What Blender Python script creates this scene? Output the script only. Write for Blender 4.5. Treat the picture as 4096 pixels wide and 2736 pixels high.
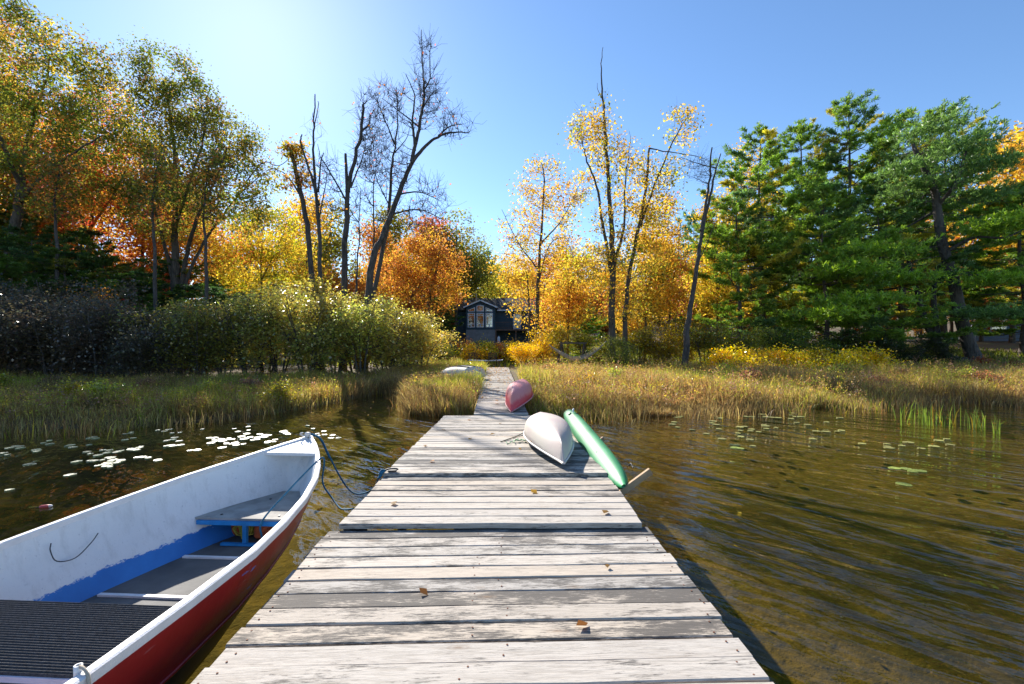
import bpy, math, random
import numpy as np
from mathutils import Vector, Matrix, Euler, Quaternion

for o in list(bpy.data.objects):
    bpy.data.objects.remove(o)
scene = bpy.context.scene
C = scene.collection
R = math.radians

# ------------------------------------------------------------------ camera
CAMZ = 1.75          # eye height above the lake, water lies at z = 0
FPX = 1843.0         # focal length in pixels of the 4096 px wide photograph
cam_data = bpy.data.cameras.new('camera')
cam_data.sensor_width = 36.0
cam_data.lens = FPX / 4096.0 * 36.0
cam_data.clip_start = 0.05
cam_data.clip_end = 2000.0
cam = bpy.data.objects.new('camera', cam_data)
cam.location = (0, 0, CAMZ)
cam.rotation_euler = (R(90), 0, 0)
C.objects.link(cam)
scene.camera = cam

# ------------------------------------------------------------------ sky and sun
SUN_EL, SUN_AZ = R(33.6), R(-29.6)      # azimuth from +Y, negative towards -X
SUN_STRENGTH, SKY_STRENGTH, EXPOSURE = 5.0, 0.108, 1.0
world = bpy.data.worlds.new('World')
scene.world = world
world.use_nodes = True
wn = world.node_tree
wn.nodes.clear()
sky = wn.nodes.new('ShaderNodeTexSky')
sky.sky_type = 'NISHITA'
sky.sun_disc = False
sky.sun_elevation = SUN_EL
sky.sun_rotation = SUN_AZ
sky.altitude = 250
sky.air_density = 1.0
sky.dust_density = 0.17
sky.ozone_density = 4.0
bg = wn.nodes.new('ShaderNodeBackground')
bg.inputs['Strength'].default_value = SKY_STRENGTH
wo = wn.nodes.new('ShaderNodeOutputWorld')
hsv = wn.nodes.new('ShaderNodeHueSaturation')       # clear autumn air: a slightly deeper blue all over
hsv.inputs['Saturation'].default_value = 1.06
wn.links.new(sky.outputs[0], hsv.inputs['Color'])
wn.links.new(hsv.outputs[0], bg.inputs[0])
wn.links.new(bg.outputs[0], wo.inputs[0])
sun_vec = Vector((math.sin(SUN_AZ) * math.cos(SUN_EL), math.cos(SUN_AZ) * math.cos(SUN_EL), math.sin(SUN_EL)))
sun_data = bpy.data.lights.new('sun', 'SUN')
sun_data.energy = SUN_STRENGTH
sun_data.angle = R(0.53)
sun_data.color = (1.0, 0.94, 0.84)
sun = bpy.data.objects.new('sun', sun_data)
sun.rotation_euler = sun_vec.to_track_quat('Z', 'Y').to_euler()
sun.location = sun_vec * 60
C.objects.link(sun)

scene.view_settings.view_transform = 'Standard'
scene.view_settings.look = 'None'
scene.view_settings.gamma = 1.0
scene.view_settings.use_curve_mapping = False
scene.view_settings.exposure = EXPOSURE
scene.render.engine = 'CYCLES'
cy = scene.cycles
cy.max_bounces = 7
cy.diffuse_bounces = 3
cy.glossy_bounces = 3
cy.transmission_bounces = 5
cy.transparent_max_bounces = 10
cy.caustics_reflective = False
cy.caustics_refractive = False
cy.sample_clamp_indirect = 4.0
cy.sample_clamp_direct = 12.0
cy.use_denoising = True
try:
    cy.denoiser = 'OPENIMAGEDENOISE'
    cy.denoising_input_passes = 'RGB_ALBEDO_NORMAL'
except Exception:
    pass

# ------------------------------------------------------------------ helpers
def W(px, py, Z):
    """world point seen at photograph pixel (px, py) at depth Z metres"""
    return np.array([(px - 2048.0) / FPX * Z, Z, CAMZ + (1368.0 - py) / FPX * Z])

def V2(vx, vy, Z):
    """the same for the 2347 px wide view of the photograph"""
    return W(vx * 1.7452, vy * 1.7452, Z)

def fast_mesh(name, V, F, nper, mats=(), tint=None, smooth=False, mat_idx=None):
    V = np.asarray(V, np.float32).reshape(-1, 3)
    F = np.asarray(F, np.int32).reshape(-1)
    n = len(F) // nper
    me = bpy.data.meshes.new(name)
    me.vertices.add(len(V)); me.vertices.foreach_set('co', V.ravel())
    me.loops.add(len(F)); me.loops.foreach_set('vertex_index', F)
    me.polygons.add(n)
    me.polygons.foreach_set('loop_start', np.arange(0, n * nper, nper, dtype=np.int32))
    me.polygons.foreach_set('loop_total', np.full(n, nper, np.int32))
    if smooth:
        me.polygons.foreach_set('use_smooth', np.ones(n, bool))
    for m in mats:
        me.materials.append(m)
    if mat_idx is not None:
        me.polygons.foreach_set('material_index', np.asarray(mat_idx, np.int32))
    if tint is not None:
        a = me.attributes.new('tint', 'FLOAT_COLOR', 'POINT')
        t = np.ones((len(V), 4), np.float32); t[:, :3] = tint
        a.data.foreach_set('color', t.ravel())
    me.update(calc_edges=True)
    return me

def py_mesh(name, V, F, mats=(), smooth=False, mat_idx=None):
    me = bpy.data.meshes.new(name)
    me.from_pydata([tuple(map(float, v)) for v in V], [], [tuple(map(int, f)) for f in F])
    for m in mats:
        me.materials.append(m)
    if mat_idx is not None:
        me.polygons.foreach_set('material_index', list(mat_idx))
    if smooth:
        me.polygons.foreach_set('use_smooth', [True] * len(F))
    me.update()
    return me

def link(name, me, parent=None, loc=(0, 0, 0), rot=(0, 0, 0), scale=(1, 1, 1)):
    o = bpy.data.objects.new(name, me)
    C.objects.link(o)
    o.location = tuple(map(float, loc)); o.rotation_euler = rot; o.scale = scale
    if parent is not None:
        o.parent = parent
    return o

def tag(o, label, cat, group=None):
    o['label'] = label; o['category'] = cat
    if group:
        o['group'] = group
    return o

def thing(name, label, cat, loc=(0, 0, 0), rot=(0, 0, 0), group=None, scale=(1, 1, 1)):
    return tag(link(name, None, None, loc, rot, scale), label, cat, group)

class MB:
    """collects simple shapes into one mesh"""
    def __init__(s):
        s.V = []; s.F = []; s.M = []
    def add(s, V, F, m=0):
        b = len(s.V)
        s.V += [tuple(map(float, v)) for v in V]
        s.F += [tuple(b + i for i in f) for f in F]
        s.M += [m] * len(F)
        return s
    def box(s, c, d, rot=None, m=0, taper=1.0):
        hx, hy, hz = d[0] / 2, d[1] / 2, d[2] / 2
        P = [(-hx, -hy, -hz), (hx, -hy, -hz), (hx, hy, -hz), (-hx, hy, -hz),
             (-hx * taper, -hy * taper, hz), (hx * taper, -hy * taper, hz), (hx * taper, hy * taper, hz), (-hx * taper, hy * taper, hz)]
        M = Euler(rot).to_matrix() if rot else Matrix.Identity(3)
        P = [M @ Vector(p) + Vector(c) for p in P]
        return s.add(P, [(0, 3, 2, 1), (4, 5, 6, 7), (0, 1, 5, 4), (1, 2, 6, 5), (2, 3, 7, 6), (3, 0, 4, 7)], m)
    def bar(s, a, b, w, h, m=0, up=(0, 0, 1)):
        a = Vector(a); b = Vector(b); d = (b - a).normalized()
        u = Vector(up)
        x = d.cross(u)
        if x.length < 1e-4:
            x = d.cross(Vector((0, 1, 0)))
        x.normalize(); z = x.cross(d).normalized()
        P = []
        for p in (a, b):
            for sx, sz in ((-1, -1), (1, -1), (1, 1), (-1, 1)):
                P.append(p + x * (sx * w / 2) + z * (sz * h / 2))
        return s.add(P, [(0, 1, 2, 3), (7, 6, 5, 4), (0, 4, 5, 1), (1, 5, 6, 2), (2, 6, 7, 3), (3, 7, 4, 0)], m)
    def tube(s, pts, r, n=8, m=0, closed=False):
        V, F = tube_np(np.asarray(pts, float), np.broadcast_to(np.asarray(r, float), (len(pts),)), n, closed)
        return s.add(V, F, m)
    def lathe(s, prof, n=16, c=(0, 0, 0), m=0):
        V = []; F = []
        for (r, z) in prof:
            for k in range(n):
                a = 2 * math.pi * k / n
                V.append((c[0] + r * math.cos(a), c[1] + r * math.sin(a), c[2] + z))
        for i in range(len(prof) - 1):
            for k in range(n):
                F.append((i * n + k, i * n + (k + 1) % n, (i + 1) * n + (k + 1) % n, (i + 1) * n + k))
        F.append(tuple(range(n))[::-1]); F.append(tuple(range((len(prof) - 1) * n, len(prof) * n)))
        return s.add(V, F, m)
    def build(s, name, mats, parent=None, loc=(0, 0, 0), rot=(0, 0, 0), smooth=False, bevel=0):
        if not isinstance(mats, (list, tuple)):
            mats = [mats]
        me = py_mesh(name, s.V, s.F, mats, smooth, s.M)
        o = link(name, me, parent, loc, rot)
        if bevel:
            b = o.modifiers.new('bevel', 'BEVEL'); b.width = bevel; b.segments = 2; b.limit_method = 'ANGLE'
        return o

def tube_np(P, rad, n=6, closed=False, cap=True):
    k = len(P)
    T = np.zeros_like(P)
    if closed:
        T = np.roll(P, -1, 0) - np.roll(P, 1, 0)
    else:
        T[1:-1] = P[2:] - P[:-2]; T[0] = P[1] - P[0]; T[-1] = P[-1] - P[-2]
    T /= np.linalg.norm(T, axis=1)[:, None] + 1e-9
    ref = np.array([0, 0, 1.0]) if abs(T[0, 2]) < 0.9 else np.array([1.0, 0, 0])
    A = np.cross(T, ref); A /= np.linalg.norm(A, axis=1)[:, None] + 1e-9
    B = np.cross(T, A)
    ang = np.arange(n) * 2 * np.pi / n
    V = P[:, None, :] + rad[:, None, None] * (np.cos(ang)[None, :, None] * A[:, None, :] + np.sin(ang)[None, :, None] * B[:, None, :])
    F = []
    for i in range(k if closed else k - 1):
        j = (i + 1) % k
        for q in range(n):
            q2 = (q + 1) % n
            F.append((i * n + q, i * n + q2, j * n + q2, j * n + q))
    if cap and not closed:
        F.append(tuple(range(n))); F.append(tuple(range((k - 1) * n, k * n))[::-1])
    return V.reshape(-1, 3), F

def smooth_path(pts, n=8):
    """Catmull-Rom through the given points"""
    P = np.asarray(pts, float)
    P = np.vstack([2 * P[0] - P[1], P, 2 * P[-1] - P[-2]])
    out = []
    for i in range(1, len(P) - 2):
        for t in np.arange(n) / n:
            a, b, c, d = P[i - 1], P[i], P[i + 1], P[i + 2]
            out.append(0.5 * (2 * b + (c - a) * t + (2 * a - 5 * b + 4 * c - d) * t * t + (3 * b - a - 3 * c + d) * t ** 3))
    out.append(P[-2])
    return np.array(out)

# ------------------------------------------------------------------ material helpers
class NT:
    def __init__(s, name):
        s.mat = bpy.data.materials.new(name); s.mat.use_nodes = True
        s.t = s.mat.node_tree; s.t.nodes.clear()
        s.out = s.t.nodes.new('ShaderNodeOutputMaterial')
    def n(s, typ, **kw):
        nd = s.t.nodes.new(typ)
        for k, v in kw.items():
            if k.startswith('_'):
                setattr(nd, k[1:], v)
            else:
                key = k.replace('__', ' ')
                s.set(nd.inputs[key] if not key.isdigit() else nd.inputs[int(key)], v)
        return nd
    def set(s, sock, v):
        if hasattr(v, 'is_output') or isinstance(v, bpy.types.NodeSocket):
            s.t.links.new(v, sock)
        elif isinstance(v, bpy.types.Node):
            s.t.links.new(v.outputs[0], sock)
        else:
            if isinstance(v, (tuple, list)) and len(v) == 3 and sock.type == 'RGBA':
                v = (*v, 1)
            sock.default_value = v
    def math(s, op, a, b=0.0, c=None, clamp=False):
        nd = s.t.nodes.new('ShaderNodeMath'); nd.operation = op; nd.use_clamp = clamp
        s.set(nd.inputs[0], a); s.set(nd.inputs[1], b)
        if c is not None:
            s.set(nd.inputs[2], c)
        return nd.outputs[0]
    def mix(s, f, a, b, mode='MIX'):
        nd = s.t.nodes.new('ShaderNodeMix'); nd.data_type = 'RGBA'; nd.blend_type = mode
        s.set(nd.inputs[0], f); s.set(nd.inputs[6], a); s.set(nd.inputs[7], b)
        return nd.outputs[2]
    def ramp(s, f, stops, interp='LINEAR'):
        nd = s.t.nodes.new('ShaderNodeValToRGB'); nd.color_ramp.interpolation = interp
        e = nd.color_ramp.elements
        while len(e) < len(stops):
            e.new(0.5)
        for i, (p, c) in enumerate(stops):
            e[i].position = p
            e[i].color = (c, c, c, 1) if isinstance(c, (int, float)) else (*c, 1)
        s.set(nd.inputs[0], f)
        return nd.outputs[0]
    def coord(s, kind='Object', scale=(1, 1, 1), rot=(0, 0, 0), loc=(0, 0, 0)):
        tc = s.t.nodes.new('ShaderNodeTexCoord'); mp = s.t.nodes.new('ShaderNodeMapping')
        mp.inputs['Scale'].default_value = scale; mp.inputs['Rotation'].default_value = rot
        s.set(mp.inputs['Location'], loc)
        s.t.links.new(tc.outputs[kind], mp.inputs[0])
        return mp.outputs[0]
    def noise(s, vec, scale, detail=4, rough=0.55, dist=0.0):
        nd = s.n('ShaderNodeTexNoise', Scale=scale, Detail=detail, Roughness=rough, Distortion=dist)
        if vec is not None:
            s.set(nd.inputs['Vector'], vec)
        return nd.outputs[0]
    def bump(s, h, dist, strength=1.0, normal=None):
        nd = s.n('ShaderNodeBump', Height=h, Distance=dist, Strength=strength)
        if normal is not None:
            s.set(nd.inputs['Normal'], normal)
        return nd.outputs[0]
    def principled(s, **kw):
        nd = s.t.nodes.new('ShaderNodeBsdfPrincipled')
        for k, v in kw.items():
            s.set(nd.inputs[k.replace('__', ' ')], v)
        s.t.links.new(nd.outputs[0], s.out.inputs[0])
        return nd
    def surface(s, sh):
        s.set(s.out.inputs[0], sh)
        return s.mat

def rand_offset(nt, mul=37.0):
    """coordinates moved by a random amount per object"""
    oi = nt.n('ShaderNodeObjectInfo')
    cb = nt.n('ShaderNodeCombineXYZ')
    nt.set(cb.inputs[0], nt.math('MULTIPLY', oi.outputs['Random'], mul))
    nt.set(cb.inputs[1], nt.math('MULTIPLY', oi.outputs['Random'], mul * 1.7))
    nt.set(cb.inputs[2], nt.math('MULTIPLY', oi.outputs['Random'], mul * 0.6))
    return oi, cb.outputs[0]

def simple(name, col, rough=0.6, var=0.15, scale=6.0, metallic=0.0, bump=0.0, spec=0.5, coat=0.0):
    nt = NT(name)
    co = nt.coord()
    n = nt.noise(co, scale, 5)
    lo = tuple(c * (1 - var) for c in col); hi = tuple(min(1, c * (1 + var)) for c in col)
    base = nt.ramp(n, [(0.3, lo), (0.7, hi)])
    kw = dict(Base__Color=base, Roughness=rough, Metallic=metallic)
    if bump:
        kw['Normal'] = nt.bump(nt.noise(co, scale * 6, 4), bump)
    p = nt.principled(**kw)
    p.inputs['Specular IOR Level'].default_value = spec
    p.inputs['Coat Weight'].default_value = coat
    return nt.mat

# foliage: colour = per-leaf tint x object colour, thin leaves let the sun through
def leaf_material(name, trans=0.5, gloss=0.08, rough=0.4, sat=1.1, boost=1.25):
    nt = NT(name)
    at = nt.n('ShaderNodeAttribute', _attribute_name='tint')
    oi = nt.n('ShaderNodeObjectInfo')
    col = nt.mix(1.0, at.outputs['Color'], oi.outputs['Color'], 'MULTIPLY')
    hs = nt.n('ShaderNodeHueSaturation', Saturation=sat, Value=boost, Color=col)
    d = nt.n('ShaderNodeBsdfDiffuse', Color=col)
    t = nt.n('ShaderNodeBsdfTranslucent', Color=hs.outputs[0])
    m1 = nt.n('ShaderNodeMixShader'); nt.set(m1.inputs[0], trans); nt.set(m1.inputs[1], d); nt.set(m1.inputs[2], t)
    g = nt.n('ShaderNodeBsdfGlossy', Color=(1, 1, 1), Roughness=rough)
    m2 = nt.n('ShaderNodeMixShader'); nt.set(m2.inputs[0], gloss); nt.set(m2.inputs[1], m1); nt.set(m2.inputs[2], g)
    return nt.surface(m2)

M = {}
M['leaf'] = leaf_material('autumn_leaf', 0.66, 0.02, 0.4, 1.03, 1.3)
M['shrub_leaf'] = leaf_material('shrub_leaf', 0.6, 0.055, 0.24, 1.1, 1.45)
M['needle'] = leaf_material('pine_needle', 0.5, 0.03, 0.4, 1.1, 1.4)
M['grass'] = leaf_material('sedge_blade', 0.55, 0.02, 0.4, 1.05, 1.35)

def bark_material(name, c0, c1, scale=3.0):
    nt = NT(name)
    co = nt.coord(scale=(1, 1, 0.25))
    n = nt.noise(co, scale * 4, 6, 0.65)
    n2 = nt.noise(nt.coord(), 1.2, 3)
    col = nt.mix(nt.ramp(n2, [(0.4, 0.0), (0.65, 1.0)]), nt.ramp(n, [(0.40, c0), (0.62, c1)]), tuple(0.5 * (a + b) * 1.15 for a, b in zip(c0, c1)))
    nt.principled(Base__Color=col, Roughness=0.9, Normal=nt.bump(n, 0.06))
    return nt.mat
M['bark'] = bark_material('oak_bark', (0.035, 0.028, 0.022), (0.12, 0.095, 0.075))
M['bark_grey'] = bark_material('grey_bark', (0.025, 0.021, 0.019), (0.115, 0.10, 0.09))
M['bark_pine'] = bark_material('pine_bark', (0.04, 0.032, 0.028), (0.15, 0.12, 0.10), 2.0)
# ------------------------------------------------------------------ ground and water
SHORE = np.array([(-200, 4), (-60, 6), (-20, 8.2), (-10.2, 9.1), (-7.7, 9.7), (-6.6, 10.3), (-5.5, 11.9), (-5.1, 13.6), (-4.4, 16.2),
                  (-3.7, 15.9), (-3.2, 13.6), (-2.6, 11.7), (-1.2, 10.9), (2, 11.1), (4, 11.4), (8.5, 12.4), (11, 13.2), (12.7, 14.1),
                  (13.5, 12.4), (20, 11.3), (60, 9), (200, 6)])
def shore_y(x):
    return np.interp(x, SHORE[:, 0], SHORE[:, 1])
def wob(x, y, s=1.0, seed=0):
    r = np.random.RandomState(seed); v = 0
    for k in range(6):
        a = r.uniform(0, 6.28); f = s * r.uniform(0.6, 1.9)
        v = v + np.sin((x * math.cos(a) + y * math.sin(a)) * f + r.uniform(0, 6.28))
    return v / 3.5
def ground_z(x, y):
    x = np.asarray(x, float); y = np.asarray(y, float)
    d = y - shore_y(x)
    land = 0.10 + 0.02 * np.clip(d, 0, 12) + 0.055 * wob(x, y, 1.3, 3) * np.clip(d, 0, 1) + 0.036 * np.clip(d - 12, 0, 42) + 0.115 * np.clip(d - 58, 0, 70)
    land = land + np.clip(np.abs(x) - 20, 0, 60) * 0.03 * np.clip(d / 20, 0, 1)
    bed = -0.10 + 0.16 * np.clip(d, -1.5, 0) + 0.075 * np.clip(d + 1.5, -7, 0) + 0.05 * wob(x, y, 1.1, 5)
    t = np.clip((d + 0.5) / 0.9, 0, 1); t = t * t * (3 - 2 * t)
    return bed * (1 - t) + land * t

def axis_pts(lo, hi, fine_lo, fine_hi, step, coarse):
    a = list(np.arange(fine_lo, fine_hi + 1e-6, step))
    x = fine_lo; s = step
    left = []
    while x > lo:
        s = min(s * 1.25, coarse); x -= s; left.append(x)
    x = fine_hi; s = step
    right = []
    while x < hi:
        s = min(s * 1.25, coarse); x += s; right.append(x)
    return np.array(left[::-1] + a + right)
gx = axis_pts(-320, 320, -24, 26, 0.35, 14)
gy = axis_pts(-60, 420, -2, 24, 0.3, 14)
GX, GY = np.meshgrid(gx, gy)
GZ = ground_z(GX, GY)
nx, ny = len(gx), len(gy)
ii = np.arange(nx * ny).reshape(ny, nx)
GF = np.stack([ii[:-1, :-1], ii[:-1, 1:], ii[1:, 1:], ii[1:, :-1]], -1).reshape(-1, 4)
nt = NT('ground_soil')
geo = nt.n('ShaderNodeNewGeometry')
sep = nt.n('ShaderNodeSeparateXYZ', Vector=geo.outputs['Position'])
co = nt.coord()
n1 = nt.noise(co, 0.55, 6, 0.6); n2 = nt.noise(co, 5.0, 5, 0.65); n3 = nt.noise(co, 28.0, 3)
bed = nt.mix(nt.ramp(n1, [(0.38, 0.0), (0.62, 1.0)]), (0.050, 0.045, 0.013), (0.120, 0.098, 0.030))
bed = nt.mix(nt.ramp(n2, [(0.42, 0.0), (0.62, 0.75)]), bed, (0.032, 0.033, 0.011))
bed = nt.mix(nt.ramp(n3, [(0.60, 0.0), (0.68, 0.55)]), bed, (0.20, 0.145, 0.045))
soil = nt.mix(nt.ramp(n2, [(0.35, 0.0), (0.65, 1.0)]), (0.045, 0.034, 0.02), (0.11, 0.07, 0.03))
soil = nt.mix(nt.ramp(n3, [(0.52, 0.0), (0.62, 1.0)]), soil, (0.19, 0.095, 0.025))
soil = nt.mix(nt.ramp(n1, [(0.5, 0.0), (0.62, 0.7)]), soil, (0.10, 0.11, 0.025))
f = nt.ramp(nt.math('ADD', sep.outputs['Z'], 0.5), [(0.46, 0.0), (0.55, 1.0)])
nt.principled(Base__Color=nt.mix(f, bed, soil), Roughness=0.95, Normal=nt.bump(n2, 0.05))
M['ground'] = nt.mat
ground = link('ground', fast_mesh('ground', np.stack([GX, GY, GZ], -1), GF, 4, [M['ground']], smooth=True))
ground['kind'] = 'structure'

# lake surface: mirror by Fresnel over tea-coloured clear water
nt = NT('lake_water')
def wave_coord(angle, scale):
    """crests along the direction that the angle turns onto local x: turn first, then stretch"""
    turned = nt.coord(rot=(0, 0, angle))
    m = nt.n('ShaderNodeMapping'); m.inputs['Scale'].default_value = scale; nt.set(m.inputs[0], turned)
    return m.outputs[0]
c_big = wave_coord(R(50), (0.75, 2.9, 1))
c_mid = wave_coord(R(40), (2.0, 6.0, 1))
c_sml = wave_coord(R(62), (6, 14, 1))
h = nt.math('MULTIPLY', nt.noise(c_big, 1.0, 2, 0.45, 0.6), 1.0)
h = nt.math('ADD', h, nt.math('MULTIPLY', nt.noise(c_mid, 1.0, 2, 0.5, 0.5), 0.32))
h = nt.math('ADD', h, nt.math('MULTIPLY', nt.noise(c_sml, 1.0, 2, 0.5), 0.05))
calm = nt.ramp(nt.noise(nt.coord(), 0.28, 2), [(0.35, 0.45), (0.65, 1.0)])
bmp = nt.n('ShaderNodeBump', Height=h, Distance=0.09)
nt.set(bmp.inputs['Strength'], calm)
gi = nt.n('ShaderNodeNewGeometry')
dp = nt.n('ShaderNodeVectorMath', _operation='DOT_PRODUCT'); nt.set(dp.inputs[0], gi.outputs['Incoming']); nt.set(dp.inputs[1], bmp.outputs[0])
one_minus = nt.math('SUBTRACT', 1.0, nt.math('ABSOLUTE', dp.outputs['Value']), clamp=True)
fres = nt.math('MULTIPLY_ADD', nt.math('POWER', one_minus, 5.0), 0.98, 0.02)
tr = nt.n('ShaderNodeBsdfTransparent', Color=(0.80, 0.70, 0.38))
gl = nt.n('ShaderNodeBsdfGlossy', Color=(1, 1, 1), Roughness=0.02, Normal=bmp.outputs[0])
mx = nt.n('ShaderNodeMixShader'); nt.set(mx.inputs[0], fres); nt.set(mx.inputs[1], tr); nt.set(mx.inputs[2], gl)
nt.surface(mx)
M['water'] = nt.mat
water = link('lake_water', py_mesh('lake_water', [(-320, -60, 0), (320, -60, 0), (320, 22, 0), (-320, 22, 0)], [(0, 1, 2, 3)], [M['water']]))
water['kind'] = 'structure'

# ------------------------------------------------------------------ dock
nt = NT('weathered_plank')
oi, off = rand_offset(nt)
vec = nt.n('ShaderNodeVectorMath', _operation='ADD')
tcn = nt.n('ShaderNodeTexCoord')
nt.set(vec.inputs[0], tcn.outputs['Object']); nt.set(vec.inputs[1], off)
def scaled(v, s):
    m = nt.n('ShaderNodeMapping'); m.inputs['Scale'].default_value = s; nt.set(m.inputs[0], v); return m.outputs[0]
fine = nt.noise(scaled(vec.outputs[0], (13, 120, 120)), 1.0, 6, 0.75, 0.4)
grain = nt.noise(scaled(vec.outputs[0], (3.2, 36, 36)), 1.0, 5, 0.65, 1.4)
blot = nt.noise(scaled(vec.outputs[0], (2.4, 8.5, 8.5)), 1.0, 6, 0.68)
tone = nt.ramp(oi.outputs['Random'], [(0.0, (0.47, 0.425, 0.375)), (0.25, (0.53, 0.47, 0.40)), (0.5, (0.40, 0.37, 0.335)), (0.75, (0.52, 0.43, 0.335)), (0.9, (0.46, 0.42, 0.37)), (1.0, (0.36, 0.33, 0.30))])
col = nt.mix(nt.ramp(grain, [(0.34, 0.55), (0.56, 0.0)]), tone, (0.25, 0.21, 0.17))
col = nt.mix(nt.ramp(fine, [(0.50, 0.0), (0.66, 0.5)]), col, (0.20, 0.175, 0.155))
rnd2 = nt.math('FRACT', nt.math('MULTIPLY', oi.outputs['Random'], 7.31))
thr = nt.math('MULTIPLY_ADD', nt.math('POWER', rnd2, 1.6), 0.34, -0.10)
dirt = nt.math('ADD', nt.math('ADD', blot, nt.math('MULTIPLY', nt.math('SUBTRACT', fine, 0.5), 0.85)), thr)
col = nt.mix(nt.ramp(dirt, [(0.53, 0.0), (0.66, 0.88)]), col, (0.06, 0.053, 0.048))
# knots
vo = nt.n('ShaderNodeTexVoronoi', Scale=1.0, Randomness=1.0)
nt.set(vo.inputs['Vector'], scaled(vec.outputs[0], (2.3, 7.2, 0.01)))
kn = nt.math('ADD', vo.outputs['Distance'], nt.math('MULTIPLY', fine, 0.05))
col = nt.mix(nt.ramp(kn, [(0.06, 0.75), (0.11, 0.12), (0.14, 0.35), (0.17, 0.0)]), col, (0.20, 0.13, 0.08))
hgt = nt.math('ADD', nt.math('MULTIPLY', fine, 0.6), nt.math('MULTIPLY', grain, 0.5))
nt.principled(Base__Color=col, Roughness=0.85, Normal=nt.bump(hgt, 0.004))
M['plank'] = nt.mat
M['beam'] = simple('dark_dock_beam', (0.10, 0.078, 0.06), 0.9, 0.4, 5, bump=0.01)
M['rust'] = simple('rusty_nail', (0.16, 0.06, 0.03), 0.8, 0.3, 40)
M['fresh'] = simple('tan_lumber', (0.42, 0.28, 0.16), 0.8, 0.25, 8, bump=0.004)

rng = np.random.RandomState(11)
def plank_mesh(length, width, thick, seed):
    r = np.random.RandomState(seed)
    k = 7; V = []; F = []
    xs = np.linspace(-length / 2, length / 2, k)
    for i, x in enumerate(xs):
        wj = r.uniform(-.0025, .0025, 2); zj = r.uniform(-.0022, .0022)
        e = .006
        prof = [(-width / 2 + wj[0], -thick), (width / 2 + wj[1], -thick), (width / 2 + wj[1], -e), (width / 2 + wj[1] - e, 0), (-width / 2 + wj[0] + e, 0), (-width / 2 + wj[0], -e)]
        V += [(x, a, b + zj) for a, b in prof]
    for i in range(k - 1):
        for q in range(6):
            q2 = (q + 1) % 6
            F.append((i * 6 + q, (i + 1) * 6 + q, (i + 1) * 6 + q2, i * 6 + q2))
    F.append((0, 1, 2, 3, 4, 5)); F.append(tuple(range((k - 1) * 6, k * 6))[::-1])
    return py_mesh('plank', V, F, [M['plank']])

nail_mb = MB().lathe([(0.0048, -0.002), (0.0048, 0.0012)], 7)
nail_me = py_mesh('nail_head', nail_mb.V, nail_mb.F, [M['rust']])

def dock(name, label, near, far, width, pitch, pw, skirt, nails=0, posts=(), bows=()):
    """near, far: centre of the deck's near and far edge (x, y, z)"""
    near = Vector(near); far = Vector(far); d = far - near
    L = d.length
    root = thing(name, label, 'dock', near, (math.asin(d.z / L), 0, math.atan2(-d.x, d.y)))
    meshes = [plank_mesh(width, pw, .038, 100 + k + int(width * 1000)) for k in range(6)]
    n = int(round(L / pitch)); step = L / n
    for i in range(n):
        o = link('plank', meshes[rng.randint(6)], root,
                 (rng.uniform(-.009, .009), (i + .5) * step + rng.uniform(-.003, .003), rng.uniform(-.004, .003)),
                 (rng.uniform(-.012, .012), rng.uniform(-.002, .002), rng.uniform(-.0035, .0035) + (math.pi if rng.rand() < .5 else 0)))
        if nails and near.y + (i + .5) * step > nails:
            for nx_ in (-width / 2 + .06, .08, width / 2 - .06):
                for sy in (-.04, .04):
                    nl = link('nail_head', nail_me, o, (nx_ + rng.uniform(-.03, .03), sy + rng.uniform(-.018, .018), .0015))
    for sx in (-width / 2 + .05, 0, width / 2 - .05):
        MB().bar((sx, .01, -.045 - skirt / 2), (sx, L - .01, -.045 - skirt / 2), .045, skirt).build('stringer', M['beam'], root)
    for (px_, py_) in posts:
        MB().tube([(px_, py_, -1.3), (px_, py_, -.05)], .05, 8).build('post', M['beam'], root)
    return root

dock_near = dock('dock_section', 'nearest weathered grey plank dock section with rusty nail heads beside the rowboat',
                 (-.127 + .031 * 4.4, -2.5, .33), (-.167, 3.515, .33), 2.42, .1480, .139, .14, nails=1.2, posts=[(-1.15, 1), (1.15, 1), (-1.15, 5.5), (1.15, 5.5)])
dock_mid = dock('dock_section', 'short middle plank dock section, one small step above the nearest section',
                (-.157, 3.49, .375), (-.16, 4.73, .375), 2.30, .1485, .142, .14, posts=[(-1.05, .2), (1.05, .2)])
dock_far = dock('dock_section', 'far wide plank dock section carrying the upturned white canoe',
                (-.158, 4.71, .41), (-.212, 9.3, .27), 2.29, .150, .143, .14, posts=[(-1.05, .4), (1.05, .4), (-1.05, 4.2), (1.05, 4.2)])
walk = dock('boardwalk', 'narrow weathered boardwalk strewn with fallen leaves leading ashore through the sedge',
            (-.217, 9.33, .295), (-.735, 23.2, .47), 1.10, .150, .141, .13, posts=[(-.5, .3), (.5, .3), (-.5, 4), (.5, 4), (-.5, 8), (.5, 8)])

def rack_arm(parent, a, b):
    inv = parent.matrix_basis.inverted()
    MB().bar(inv @ Vector(a), inv @ Vector(b), .035, .06).build('rack_arm', M['fresh'], parent)
bpy.context.view_layer.update()
rack_arm(dock_mid, (.86, 4.44, .16), (1.345, 4.47, .50))
rack_arm(dock_far, (.86, 6.28, .17), (1.26, 6.32, .425))

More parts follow.
